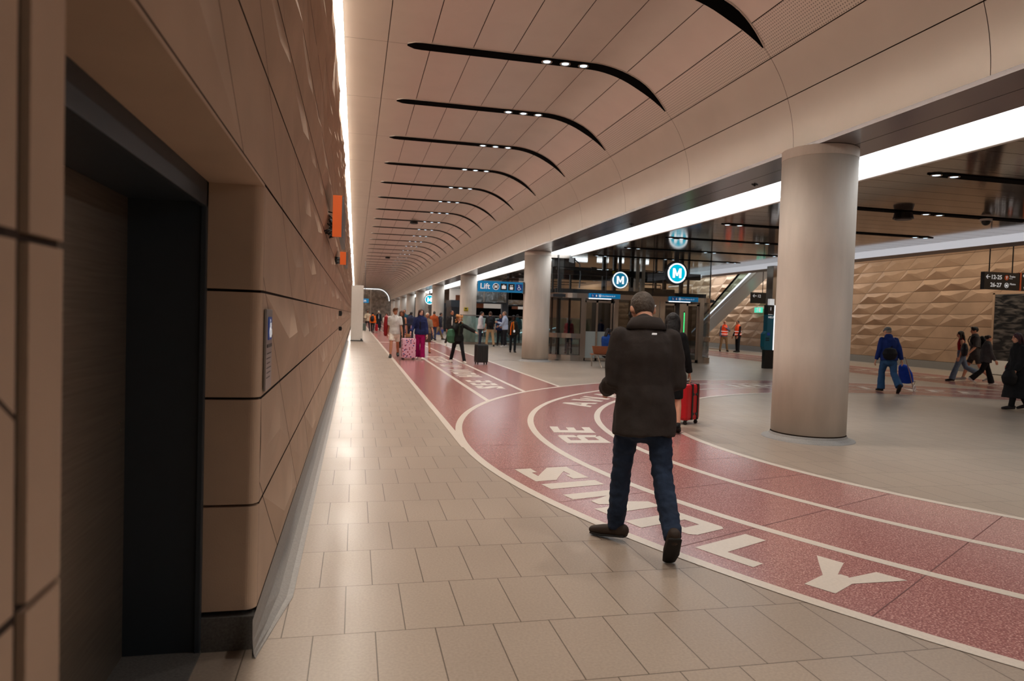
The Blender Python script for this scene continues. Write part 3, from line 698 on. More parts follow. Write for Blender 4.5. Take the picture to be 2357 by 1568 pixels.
def m_roundel(parent, x, y_, z, r, disc, ring=M['mwhite'], letter=M['mwhite']):
    g = MB(); g.cyl((x, y_, z), (x, y_ - .01, z), r * .93, n=40); d_ = g.build('disc', disc, parent)
    g = MB(); g.tube([(x + r * math.cos(t), y_ - .012, z + r * math.sin(t)) for t in [k * 2 * PI / 40 for k in range(40)]], r * .085, 6, closed=True); g.build('ring', ring, d_)
    g = MB(); w, qs = GLY['M']; h = r * 1.02
    for q in qs:
        g.poly([(x + (p[0] / w - .5) * h * .98, y_ - .014, z + (p[1] - .5) * h) for p in q], (0, -.008, 0))
    g.build('letter', letter, d_)

t = empty('lift_sign', (4.93, 23.8, 2.58)); tag(t, 'blue lift sign with luggage and wheelchair pictograms fixed to a pillar', 'sign')
g = MB(); g.box(-.80, .80, -.05, .03, -.185, .185, .004); g.build('panel', M['blue'], t)
g = MB(); g.text('Lift', .27, XZ(-.73, -.053, -.085), .006, .004); g.build('lettering', M['signwhite'], t)
m_roundel(t, -.17, -.052, 0, .105, M['signblack'], M['signwhite'], M['signwhite'])
for x, mt, fn in ((.11, M['signblack'], pict_case), (.385, M['signblack'], pict_lift), (.66, M['navyblue'], pict_chair)):
    g = MB(); g.box(x - .115, x + .115, -.058, -.05, -.115, .115, .003); b_ = g.build('pictogram', mt, t)
    g = MB(); fn(g, x, -.060, -.005, .23); g.build('symbol', M['signwhite'], b_)
g = MB(); g.box(.80, .85, -.06, .05, -.21, .20); g.build('bracket', M['mid'], t)

t = empty('lift_sign', (.78, 60, 2.58)); tag(t, 'small distant blue lift sign hanging by the white hoarding', 'sign')
g = MB(); g.box(-.3, .32, -.04, .04, -.18, .18); g.build('panel', M['blue'], t)
g = MB(); g.text('Lift', .25, XZ(-.2, -.045, -.08), .006, .004); g.build('lettering', M['signwhite'], t)
g = MB(); g.cyl((0, 0, .18), (0, 0, 3.25), .02, n=8); g.build('hanger', M['mid'], t)

t = empty('metro_sign', (10.93, 22.5, 3.25)); tag(t, 'bright cyan round metro sign hanging on a short stem before the lift', 'sign')
g = MB(); g.cyl((0, .06, 0), (0, -.06, 0), .42, n=48); g.build('case', M['navy'], t)
g = MB(); g.box(-.075, .075, -.04, .04, .38, .61); g.build('stem', M['navy'], t)
m_roundel(t, 0, -.062, 0, .325, M['cyan'])
t = empty('metro_sign', (9.72, 24.75, 3.06)); tag(t, 'dimmer blue disc modelling a metro sign reflection in the lift glass', 'sign')  # reflection on the front glass, modelled as a dim glowing disc with stem
g = MB(); g.cyl((0, .06, 0), (0, -.06, 0), .33, n=40); g.build('case', M['navy'], t)
g = MB(); g.box(-.05, .05, -.04, .04, .3, .8); g.build('stem', M['navy'], t)
m_roundel(t, 0, -.062, 0, .29, M['cyandim'])
t = empty('metro_sign', (6.85, 66, 3.0)); tag(t, 'small distant cyan metro sign between two far pillars', 'sign')
g = MB(); g.cyl((0, .05, 0), (0, -.05, 0), .50, n=32); g.build('case', M['navy'], t)
g = MB(); g.box(-.06, .06, -.04, .04, .45, .86); g.build('stem', M['navy'], t)
m_roundel(t, 0, -.055, 0, .42, M['cyan'])

t = empty('direction_sign', (16.16, 15.2, 2.66)); tag(t, 'hanging black direction sign to platforms 12-25 and 26-27', 'sign')
g = MB(); g.box(0, 1.13, -.06, .06, 0, .46); g.build('panel', M['signblack'], t)
wt = M['signwhite']
g = MB(); g.tube([(.05, -.066, .33), (.17, -.066, .33)], .010, 6); g.tube([(.10, -.066, .38), (.05, -.066, .33), (.10, -.066, .28)], .010, 6); g.build('arrow', wt, t)
g = MB(); g.text('12-25', .155, XZ(.20, -.064, .275), .004, .002); g.text('26-27', .155, XZ(.19, -.064, .07), .004, .002); g.build('lettering', wt, t)
g = MB(); g.text('Trains', .075, XZ(.80, -.064, .335), .003); g.text('Metro', .075, XZ(.82, -.064, .135), .003); g.text('Intercity', .03, XZ(.80, -.064, .295), .002); g.build('small_lettering', wt, t)
g = MB(); g.cyl((.705, -.06, .325), (.705, -.068, .325), .07, n=24); o = g.build('train_symbol', M['orange'], t)
g = MB(); g.text('T', .09, XZ(.677, -.071, .293), .003, .003); g.build('letter', M['signwhite'], o)
g = MB(); g.tube([(.715 + .062 * math.cos(a), -.066, .12 + .062 * math.sin(a)) for a in [k * 2 * PI / 24 for k in range(24)]], .007, 6, closed=True); g.text('M', .085, XZ(.678, -.068, .09), .003, .002); g.build('metro_symbol', wt, t)
g = MB(); g.cyl((.2, 0, .46), (.2, 0, 2.6), .015, n=8); g.cyl((.95, 0, .46), (.95, 0, 2.6), .015, n=8); g.build('hanger', M['dark'], t)
t = empty('direction_sign', (17.36, 15.2, 2.66)); tag(t, 'second hanging black direction sign with orange edge, cut by the frame', 'sign')
g = MB(); g.box(0, 1.3, -.06, .06, 0, .48); g.build('panel', M['signblack'], t)
g = MB(); g.box(-.05, 0, -.06, .06, 0, .48); g.build('edge_strip', M['orange'], t)
g = MB(); g.tube([(.04, -.066, .40), (.13, -.066, .40)], .008, 6); g.tube([(.08, -.066, .44), (.04, -.066, .40), (.08, -.066, .36)], .008, 6); g.text('To', .08, XZ(.07, -.064, .04), .003); g.build('lettering', wt, t)
g = MB(); g.cyl((.3, 0, .48), (.3, 0, 2.6), .015, n=8); g.build('hanger', M['dark'], t)
t = empty('direction_sign', (15.75, 25.5, 2.42)); tag(t, 'black arrow sign half hidden behind the steel column', 'sign')
g = MB(); g.box(-.02, 1.0, -.05, .05, 0, .44); g.build('panel', M['signblack'], t)
g = MB(); g.tube([(.04, -.056, .3), (.2, -.056, .3)], .012, 6); g.tube([(.1, -.056, .36), (.04, -.056, .3), (.1, -.056, .24)], .012, 6); g.text('12', .16, XZ(.24, -.055, .24), .003, .002); g.build('lettering', wt, t)
g = MB(); g.cyl((.5, 0, .44), (.5, 0, 2.9), .015, n=8); g.build('hanger', M['dark'], t)
t = empty('exit_sign', (22.68, 35.9, 2.26)); tag(t, 'small green running man exit sign on the far stone wall', 'sign')
g = MB(); g.box(-.06, .04, -.35, .35, 0, .3); g.build('panel', M['exit'], t)
g = MB(); g.box(-.07, -.06, -.28, -.1, .05, .25); g.box(-.07, -.06, .02, .08, .04, .22); g.ball((-.066, .06, .24), .03, 8); g.build('symbol', M['signwhite'], t)

# toilet sign on the left wall
t = empty('wall_plaque', (-.392, 3.24, 1.135)); tag(t, 'narrow grey accessible toilet plaque with blue wheelchair symbol on sandstone', 'sign')
g = MB(); g.box(-.004, .006, 0.04, .26, 0, .37, .002); g.build('plate', M['plate'], t)
g = MB(); g.box(.006, .009, .10, .22, .23, .335); b_ = g.build('blue_square', M['navyblue'], t)
g = MB(); mm = YZP(.011, .16, .28)
k = MB(); pict_chair(k, 0, 0, 0, .11); me = bpy.data.meshes.new('t'); k.bm.to_mesh(me); k.bm.free(); me.transform(Matrix.Translation((.010, .16, .282)) @ Matrix.Rotation(PI / 2, 4, 'Z')); g.bm.from_mesh(me); g.build('symbol', M['signwhite'], b_)
g = MB(); g.box(.006, .0085, .07, .24, .195, .21)
for i in range(6): g.box(.006, .0072, .07 + (.0 if i % 2 else .01), .22 - .015 * (i % 3), .165 - .022 * i, .169 - .022 * i)
g.build('lettering', M['blackm'], t)

# orange edged displays on the left wall
def wall_display(y0, y1, z0, z1, label):
    t = empty('wall_display', (-.36, y0, z0)); tag(t, label, 'display board')
    h, l = z1 - z0, y1 - y0
    g = MB(); g.box(.06, .17, 0, .05, 0, h); g.build('orange_edge', M['orange'], t)
    g = MB(); g.box(.14, .19, .05, l, 0, h); g.build('panel', M['mid'], t)
    g = MB()
    rnd = random.Random(int(y0 * 100))
    pth = []
    for i in range(16): pth += [(-.04, .06 + l * .8 * i / 16, rnd.uniform(.05, h * .7)), (.15, .06 + l * .8 * (i + .5) / 16, rnd.uniform(.05, h * .7))]
    g.tube(pth, .014, 6)
    g.build('bracket', M['blackm'], t)
    return t
wall_display(8.9, 10.7, 2.44, 2.95, 'larger orange edged display board bracketed high on left wall')
wall_display(13.4, 14.6, 2.40, 2.64, 'smaller orange edged display board farther along the left wall')
g = MB()
t = empty('wall_switch', (-.335, 17.7, 1.42)); tag(t, 'upper small black switch plate on the left sandstone wall', 'switch')
g = MB(); g.box(-.06, .012, 0, .12, 0, .13); g.build('plate', M['blackm'], t); g = MB(); g.box(.012, .02, .03, .09, .03, .1); g.build('rocker', M['dark'], t)
t = empty('wall_switch', (-.335, 18.0, 1.05)); tag(t, 'lower small black switch plate on the left sandstone wall', 'switch')
g = MB(); g.box(-.06, .012, 0, .1, 0, .1); g.build('plate', M['blackm'], t); g = MB(); g.box(.012, .02, .03, .07, .03, .07); g.build('rocker', M['dark'], t)
t = empty('wall_notice', (6.08, 38.69, 1.8)); tag(t, 'small yellow warning notice fixed to the third pillar', 'notice')
g = MB(); g.box(-.12, .12, -.03, .03, 0, .22); g.build('plate', M['yellow'], t); g = MB(); g.box(-.07, .05, -.035, -.03, .12, .19); g.box(-.1, .1, -.035, -.03, .02, .05); g.build('symbol', M['blackm'], t)

# white hoarding at the end of the tiled walkway
t = empty('hoarding_panel', (.09, 38.3, 0)); tag(t, 'tall plain white hoarding box at the end of the left walkway', 'hoarding')
g = MB(); g.box(-.30, .33, 0, .9, .04, 3.0, .01); g.build('panel', M['white'], t)
g = MB(); g.box(-.31, .36, -.03, .93, 0, .05); g.build('base_plate', M['dark'], t)
g = MB(); g.box(.22, .32, -.08, 0, .04, .14); g.build('foot_bracket', M['mid'], t)

# ------------------------------------------------------------------ glass lift
t = empty('glass_lift', (0, 24.2, 0)); tag(t, 'twin glass lift shaft framed in stainless steel, blue signs over doors', 'lift')
X0, X1 = 6.98, 13.5
def front(r=.9):      # plan outline of the shaft, corners rounded
    pts = [(X0, 4.2)]
    pts += [(X0 + r - r * math.cos(a), r - r * math.sin(a)) for a in [i * PI / 16 for i in range(9)]]
    pts += [(X1 - .55 + .55 * math.sin(a), .55 - .55 * math.cos(a)) for a in [i * PI / 16 for i in range(9)]]
    pts += [(X1, 4.2)]
    return pts
def skin(path, z0, z1, name, m, th=.0, parent=t):
    g = MB()
    for (a, b_) in zip(path[:-1], path[1:]):
        g.quad((a[0], a[1], z0), (b_[0], b_[1], z0), (b_[0], b_[1], z1), (a[0], a[1], z1))
    return g.build(name, m, parent)
def offs(path, d): return [(x + (d if x < 8 else -d if x > 13 else 0), y_ + d) for x, y_ in path]
FP = front()
def band(path, z0, z1, name, m, d=.06, parent=t):
    g = MB(); inn = offs(path, d)
    for i in range(len(path) - 1):
        a, b_, c_, e = path[i], path[i + 1], inn[i + 1], inn[i]
        g.quad((*a, z0), (*b_, z0), (*b_, z1), (*a, z1)); g.quad((*e, z0), (*c_, z0), (*c_, z1), (*e, z1)); g.quad((*a, z1), (*b_, z1), (*c_, z1), (*e, z1)); g.quad((*a, z0), (*b_, z0), (*c_, z0), (*e, z0))
    return g.build(name, m, parent)
band(FP, 2.31, 2.49, 'header_band', M['steel'])
LP = [p for p in FP if p[0] < 8.0] + [(8.06, 0)]
RP = [(12.95, 0)] + [p for p in FP if p[0] > 12.95]
for P_ in (LP, RP):
    band(P_, 0, .22, 'base_band', M['steel']); band(P_, .84, 1.01, 'mid_band', M['steel'])
    skin(offs(P_, .03), .22, .84, 'lower_glass', M['darkglass']); skin(offs(P_, .03), 1.01, 2.31, 'side_glass', M['darkglass'])
skin(offs(FP, .03), 2.49, SZ, 'upper_glass', M['glass'])
for x0, x1 in ((8.05, 8.2), (9.35, 9.5), (10.55, 10.75), (11.15, 11.36), (12.78, 12.96)):
    g = MB(); g.box(x0, x1, -.02, .12, 0, 2.31, .004); g.build('door_post', M['steel'], t)
for x in (7.15, 9.0, 10.85, 13.2):
    g = MB(); g.box(x - .012, x + .012, .02, .05, 2.49, SZ); g.build('glazing_bar', M['dark'], t)
for x in (10.42, 10.66):
    g = MB(); g.box(x - .07, x + .07, .5, .7, 0, SZ, .004); g.build('column', M['steel'], t)
g = MB(); g.box(9.5, 10.55, .02, .08, 0, 2.31); g.build('infill_panel', M['darkglass'], t)
g = MB(); g.box(10.75, 11.15, .02, .08, 0, 2.31); g.build('control_panel', M['steel'], t)
g = MB(); g.box(10.9, 11.0, .0, .02, 1.2, 1.5); g.poly([(10.9, -.005, 2.16), (11.0, -.005, 2.16), (10.95, -.005, 2.06)], (0, .01, 0)); g.build('call_button', M['signwhite'], t)
# doors: left pair glazed with frosted lower half, right pair partly open
def leaf(x0, x1, y_, zf=1.1, fr=True):
    g = MB(); w = .07
    g.box(x0, x0 + w, y_, y_ + .05, .02, 2.24); g.box(x1 - w, x1, y_, y_ + .05, .02, 2.24); g.box(x0, x1, y_, y_ + .05, 2.17, 2.24); g.box(x0, x1, y_, y_ + .05, .02, .12)
    o = g.build('lift_door', M['steel'], t)
    g = MB(); g.box(x0 + w, x1 - w, y_ + .02, y_ + .03, .12, 2.17); g.build('glass_pane', M['darkglass'], o)
    if fr: g = MB(); g.box(x0 + w, x1 - w, y_ + .012, y_ + .02, .12, zf); g.build('frosted_pane', M['frost'], o)
leaf(8.22, 8.74, .10); leaf(8.70, 9.33, .16)
leaf(12.28, 12.78, .08, fr=False); leaf(11.38, 11.95, .3, fr=False)
g = MB(); g.box(12.165, 12.205, .058, .07, .3, 1.95); led = g.build('led_strip', M['blackm'], t)
for k in range(34): g = MB(); g.box(12.17, 12.20, .05, .058, .33 + .047 * k, .355 + .047 * k); g.build('led', M['green'], led)
g = MB(); g.box(12.0, 12.28, .07, .12, 0, 2.24); g.build('door_jamb', M['steel'], t)
for x0, x1 in ((8.33, 9.52), (11.5, 12.66)):
    g = MB(); g.box(x0, x1, -.10, 0, 2.33, 2.50, .003); b_ = g.build('door_sign', M['blue'], t)
    g = MB()
    for i in range(2): g.box(x0 + .06 + i * .14, x0 + .175 + i * .14, -.108, -.1, 2.355, 2.475)
    g.build('pictogram', M['navyblue'], b_)
    g = MB(); pict_chair(g, x0 + .117, -.112, 2.415, .11); pict_lift(g, x0 + .257, -.110, 2.42, .11)
    g.tube([(x0 + .40 + .045 * math.cos(a), -.105, 2.415 + .045 * math.sin(a)) for a in [k * 2 * PI / 20 for k in range(20)]], .006, 5, closed=True)
    g.text('M', .06, XZ(x0 + .374, -.104, 2.394), .003, .001); g.text('Lift to Platforms 26, 27', .065, XZ(x0 + .47, -.104, 2.392), .003, 0, sx=.86); g.build('lettering', M['signwhite'], b_)
    g = MB(); g.box(x0, x0 + .85, -.08, 0, 2.295, 2.325); g.build('sign_light', M['mwhite'], b_)
# shaft interior
g = MB(); g.box(7.2, 13.3, 1.0, 1.15, 3.22, 3.46); g.box(7.2, 13.3, 3.6, 3.8, 3.2, 3.5); g.box(7.2, 13.3, .5, .62, 2.5, 2.66); g.box(7.25, 13.3, 3.3, 3.5, 2.45, 2.75); g.build('cross_beam', M['dark'], t)
g = MB()
for x in (7.45, 7.9, 9.75, 10.2, 10.95, 12.4, 13.15): g.box(x - .06, x + .06, 2.3, 2.45, 0, SZ)
for x in (7.3, 8.0, 11.5, 12.9): g.box(x - .03, x + .03, 1.2, 1.3, .1, SZ)
g.build('guide_rail', M['dark'], t)
g = MB(); g.box(7.1, 7.9, .4, .8, 3.45, 3.8); g.cyl((7.2, .5, 3.4), (8.6, .5, 3.4), .06, n=12); g.cyl((8.55, .5, 3.4), (8.75, .5, 3.4), .1, n=12); g.build('winding_gear', M['blackm'], t)
g = MB(); g.tube([(7.9, .5, 3.75), (8.1, .5, 3.6), (8.15, .5, 3.2), (8.12, .5, 2.7)], .025, 6); g.build('cable', M['mid'], t)
g = MB()
for x0 in (11.6, 12.1): g.box(x0, x0 + .35, 1.5, 2.1, 2.66, 2.84)
g.box(10.7, 11.5, 1.4, 2.0, 2.66, 2.86); g.build('car_roof_unit', M['blackm'], t)
g = MB(); g.box(9.6, 9.68, .9, 1.0, 3.3, 3.42); g.box(12.0, 12.1, .9, 1.0, 3.3, 3.4); g.build('yellow_tag', M['yellow'], t)
g = MB(); g.tube([(10.9, 2.5, 2.66), (10.9, 2.5, 3.05), (12.3, 2.5, 3.05), (12.3, 2.5, 2.66)], .025, 6); g.tube([(10.9, 2.5, 2.9), (12.3, 2.5, 2.9)], .02, 6); g.build('car_guard_rail', M['blackm'], t)
g = MB(); g.box(7.3, 7.42, 2.0, 4.1, .05, 2.3); g.box(9.9, 10.15, 2.0, 4.1, .05, 2.3); g.box(13.2, 13.3, 1.6, 4.1, .05, 2.3); g.build('car_wall', M['dark'], t)
g = MB(); g.box(7.0, 13.45, .1, 4.15, 2.33, 2.44); g.build('landing_slab', M['dark'], t)
g = MB(); g.box(7.2, 13.3, .2, 4.1, .005, .03); g.build('shaft_floor', M['dark'], t)
g = MB(); g.box(8.35, 9.6, 4.0, 4.1, 3.55, 3.72); g.box(10.05, 10.55, 4.0, 4.1, 3.55, 3.70); g.box(11.0, 11.25, 4.0, 4.1, 3.53, 3.68); g.box(12.0, 12.4, 4.0, 4.1, 3.53, 3.68); g.build('light_panel', M['strip'], t)
g = MB(); g.box(6.75, 7.62, .1, .75, SZ - .12, SZ); g.build('head_capping', M['steel'], t)

# steel column and fascia end, help point, bench
t = empty('steel_column', (14.7, 22.3, 0)); tag(t, 'square stainless steel column behind the nearest concrete pillar', 'column', kind='thing')
g = MB(); g.box(-.22, .22, -.2, .2, .02, SZ - .2, .01); g.build('cladding', M['steel'], t); g = MB(); g.box(-.26, .26, -.24, .24, 0, .1, .01); g.build('base_plate', M['mid'], t)
t = empty('help_point', (14.24, 21.9, 0)); tag(t, 'teal emergency help point post with white light edge', 'help point')
g = MB(); g.box(-.14, .17, -.1, .1, 0, .66); g.build('base', M['signblack'], t)
g = MB(); g.poly([(-.17, -.12, .66), (.13, -.12, .66), (.13, -.12, 1.9), (-.12, -.12, 1.9), (-.12, -.12, 1.32), (-.21, -.12, 1.22), (-.21, -.12, .78)], (0, .24, 0)); g.build('body', M['teal'], t)
g = MB(); g.box(-.12, .13, -.125, .12, 1.9, 2.24); g.build('head', M['signblack'], t)
g = MB(); g.box(.13, .165, -.13, .1, .66, 2.24); g.build('light_edge', M['mwhite'], t)
g = MB(); g.box(-.02, .16, -.06, .06, 2.24, 2.46); g.build('beacon', M['signwhite'], t)
g = MB(); g.text('HELP', .10, XZ(-.10, -.13, 1.78), .003, .001); g.text('Emergency', .038, XZ(-.10, -.13, 1.90), .003); g.text('i', .16, XZ(-.03, -.13, 2.06), .003, .004); g.build('lettering', M['signwhite'], t)
g = MB(); g.box(-.11, .0, -.128, -.12, 1.17, 1.27); o = g.build('screen', M['navyblue'], t)
g = MB()
for zz in (1.06, .99): g.box(-.16, -.02, -.128, -.12, zz, zz + .03)
g.build('speaker_slot', M['signblack'], t)
t = empty('barrier', (14.75, 21.0, 0)); tag(t, 'low stainless barrier with handrail peeping out behind the pillar', 'barrier')
g = MB(); g.box(0, .8, -.08, .08, .0, .5, .01); g.build('panel', M['steel'], t); g = MB(); g.tube([(.0, 0, .62), (.25, 0, .72), (.8, 0, .72)], .03, 8); g.tube([(.1, 0, .45), (.1, 0, .66)], .02, 8); g.build('handrail', M['steel'], t)
t = empty('bench', (7.4, 20.9, 0)); tag(t, 'wooden slatted bench with slanted steel legs before the lift', 'bench')
g = MB(); g.poly([(0.05, .04, .44), (2.2, .04, .44), (2.2, -.08, .70), (-.06, -.08, .70)], (0, .04, 0)); g.build('backrest', M['wood'], t)
for yy in (.12, .26, .40): g = MB(); g.box(.08, 2.2, yy, yy + .12, .40, .435); g.build('seat_slat', M['wood'], t)
for x in (.16, 2.0): g = MB(); g.tube([(x - .06, .25, .40), (x + .0, -.02, .40), (x + .1, -.12, 0.015)], .022, 8); g.build('leg', M['steel'], t); g = MB(); g.tube([(x - .04, .45, .40), (x - .0, .55, 0.015)], .022, 8); g.build('leg', M['steel'], t)
g = MB(); g.tube([(.02, 0.02, .42), (.5, .02, .40)], .018, 8); g.build('rail', M['steel'], t)

# lightbox poster on the right wall
t = empty('lightbox_poster', (22.55, 20.0, 0)); tag(t, 'tall black and white photo poster with white base panel on stone wall', 'poster')
g = MB(); g.box(-.02, .3, -1.6, .72, .02, .52, .01); g.build('base_panel', M['white'], t)
g = MB(); g.box(.0, .3, -1.6, .66, .52, 2.9, .03); o = g.build('photo_print', M['photo'], t)
g = MB(); g.box(-.0, .3, .66, .74, .52, 2.95); g.box(-.0, .3, -1.6, .74, 2.9, 2.97); g.build('frame', M['stone2'], t)
g = MB(); g.cyl((-.01, .02, .53), (-.01, -.25, 1.35), .02, n=8); g.build('photo_line', M['blackm'], o)
g = MB()
for k in range(7):
    a = math.radians(15 + 25 * k); c_, s_ = math.cos(a), math.sin(a)
    g.poly([(-.024, -.02 - .03 * c_, .29 + .02 * s_), (-.024, -.02 - .10 * c_ + .03 * s_, .29 + .085 * s_ + .03 * c_), (-.024, -.02 - .13 * c_, .29 + .12 * s_), (-.024, -.02 - .10 * c_ - .03 * s_, .29 + .085 * s_ - .03 * c_)], (-.004, 0, 0))
g.build('flower_logo', M['red_flower'], t)
g = MB(); g.text('NSW', .10, YZ(-.024, .09, .19), .003, .002); g.text('GOVERNMENT', .03, YZ(-.024, .09, .15), .003); g.build('lettering', M['navyblue'], t)

# escalator along the right wall
t = empty('escalator', (21.0, 0, 0)); tag(t, 'escalator rising along the stone wall, glass side and lit white deck', 'escalator')
def slope(y_): return 2.07 + (37.62 - y_) * .6024
ya, yb = 42.5, 30.5
def ribbon(x, dz0, dz1, th, name, m, parent=t):
    g = MB(); g.poly([(x, ya, max(.0, slope(ya) + dz0)), (x, yb, slope(yb) + dz0), (x, yb, slope(yb) + dz1), (x, ya, max(0.02, slope(ya) + dz1))], (th, 0, 0)); return g.build(name, m, parent)
ribbon(0, -.46, -.12, .12, 'cladding', mat('pale_blue_cladding', rgb(196, 206, 212), .3, .2)); ribbon(-.02, -.12, .03, .14, 'lit_deck', M['escwhite']); ribbon(.02, .03, .10, .06, 'skirt_seal', M['black'])
gl = ribbon(.04, .10, .95, .012, 'glass_side', M['greenglass']); ribbon(.0, .95, 1.03, .09, 'handrail', M['black'], t)
ribbon(.3, -.14, -.02, .9, 'step_band', bpy.data.materials['pale_blue_cladding'])

# balustrade round the escalator void, hanging panels and shops behind it
t = empty('glass_balustrade', (0, 37.2, 0)); tag(t, 'glass balustrade with steel handrail behind the standing group', 'balustrade')
g = MB(); g.box(5.4, 13.0, -.06, .06, 0, .14); g.build('base_rail', M['steel'], t)
for i in range(6):
    g = MB(); g.box(5.42 + 1.26 * i, 6.64 + 1.26 * i, -.01, .01, .14, 1.55); g.build('glass_pane', M['greenglass'], t)
g = MB(); g.box(5.4, 13.0, -.03, .03, 1.55, 1.61); g.build('handrail', M['steel'], t)
g = MB()
for i in range(7): g.box(5.385 + 1.26 * i, 5.425 + 1.26 * i, -.03, .03, 0, 1.58)
g.build('post', M['steel'], t)
t = empty('escalator', (8.6, 42, 0)); tag(t, 'escalator handrails and lit decks seen behind the glass balustrade', 'escalator')
for dx in (0, 1.1, 2.6, 3.7):
    g = MB(); g.poly([(dx, 0, .0), (dx, 6, 0), (dx, 6, .35), (dx, 0, .95)], (.16, 0, 0)); g.build('side_panel', M['steelw'], t)
    g = MB(); g.poly([(dx, 0, .95), (dx, 6, .35), (dx, 6, .40), (dx, 0, 1.0)], (.16, 0, 0)); g.build('lit_deck', M['escwhite'], t)
g = MB(); g.box(.2, 1.1, 0, 6, 0, .1); g.box(2.8, 3.7, 0, 6, 0, .1); g.build('step_band', M['dark'], t)
for i, (x0, x1, z0, z1, lab) in enumerate(((6.9, 9.95, 2.42, 3.75, 'rippled mirror steel ceiling panel left of the lift sign'), (10.1, 13.0, 2.30, 2.75, 'lower rippled mirror steel panel right of the dark doorway'))):
    t = empty('hanging_panel', (0, 46, 0)); tag(t, lab, 'panel')
    g = MB(); g.box(x0, (x0 + x1) / 2 - .01, -.05, .05, z0 + .1, z1, .02); g.box((x0 + x1) / 2 + .01, x1, -.05, .05, z0 + .1, z1, .02); g.build('mirror_sheet', M['steelw'], t)
    g = MB(); g.box(x0, x1, -.06, .06, z0, z0 + .1); g.build('bottom_trim', M['dark'], t)
    g = MB(); g.box(x0 + .2, x0 + .24, -.02, .02, z1, SZ + .1); g.box(x1 - .24, x1 - .2, -.02, .02, z1, SZ + .1); g.build('hanger', M['dark'], t)
t = empty('portal_frame', (0, 47, 0)); tag(t, 'dark doorway frame between the mirror panels under the lift sign', 'portal')
g = MB(); g.box(9.9, 10.35, 0, .4, 0, SZ); g.build('grey_post', M['mid'], t); g = MB(); g.box(10.35, 10.6, .05, .35, 0, 3.3); g.box(10.35, 12.6, .05, .35, 2.75, 3.5); g.build('dark_post', M['black'], t)
for i, (x0, x1, lab) in enumerate(((8.9, 11.1, 'wide black advertising screen behind the standing group'), (11.3, 13.5, 'second black advertising screen behind the standing group'))):
    t = empty('advertising_screen', (0, 52, 0)); tag(t, lab, 'screen')
    g = MB(); g.box(x0, x1, 0, .15, 1.45, 2.2); g.build('panel', M['black'], t); g = MB(); g.box((x0 + x1) / 2 - .05, (x0 + x1) / 2 + .05, .02, .1, 0, 1.45); g.build('stand', M['dark'], t)
t = empty('information_display', (10.9, 50, 2.35)); tag(t, 'small dark hanging display with white characters beyond the balustrade', 'sign')
g = MB(); g.box(-.45, .45, -.05, .05, 0, .3); g.build('case', M['signblack'], t); g = MB(); g.box(-.3, -.2, -.06, -.05, .1, .2); g.box(-.08, .02, -.06, -.05, .1, .2); g.box(.16, .26, -.06, -.05, .1, .2); g.build('characters', M['signwhite'], t); g = MB(); g.cyl((0, 0, .3), (0, 0, 1.5), .02, n=8); g.build('hanger', M['dark'], t)
t = empty('shop_front', (0, 58, 0)); tag(t, 'pale lit shop wall with timber bands deep in the concourse', 'shop front')
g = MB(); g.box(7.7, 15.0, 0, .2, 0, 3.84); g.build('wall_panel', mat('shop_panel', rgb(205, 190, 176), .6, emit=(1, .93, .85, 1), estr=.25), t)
for xa_, xb_ in ((8.2, 10.6), (12.4, 13.6)): g = MB(); g.box(xa_, xb_, -.06, 0, 1.9, 3.3); g.build('timber_band', M['wood'], t)
for k, (y_, lab) in enumerate(((50, 'dark kiosk block between the fourth and fifth pillars'), (64, 'dark kiosk block between the fifth and sixth pillars'))):
    t = empty('kiosk', (7.2, y_ + 3, 0)); tag(t, lab, 'kiosk')
    g = MB(); g.box(0, 1.6, 0, 3, 0, 2.2); g.build('body', M['dark'], t); g = MB(); g.box(-.05, 1.65, -.05, 3.05, 2.2, 2.75); g.build('header', M['navy'], t)
# dome cameras under fixtures
for i, (x, y_, z, lab) in enumerate(((2.55, 32.4, ZC, 'dark dome speaker under a vault light in mid walkway'), (2.3, 53.4, ZC, 'dark dome speaker under a far vault light'), (10.6, 11.84, SZ, 'dark box speaker under the low ceiling light'))):
    t = empty('ceiling_speaker', (x, y_, z)); tag(t, lab, 'speaker')
    g = MB(); g.cyl((0, 0, -.02), (0, 0, -.14), .16, .19, n=20); g.build('body', M['blackm'], t); g = MB(); g.cyl((0, 0, -.14), (0, 0, -.16), .15, n=20); g.build('grille', M['dark'], t)
t = empty('dome_camera', (12.6, 11.84, SZ)); tag(t, 'small white dome camera under the low ceiling light', 'camera')
g = MB(); g.cyl((0, 0, -.02), (0, 0, -.06), .11, n=20); g.build('base', M['white'], t); g = MB(); g.ball((0, 0, -.07), .085, 14); g.build('dome', M['blackm'], t)
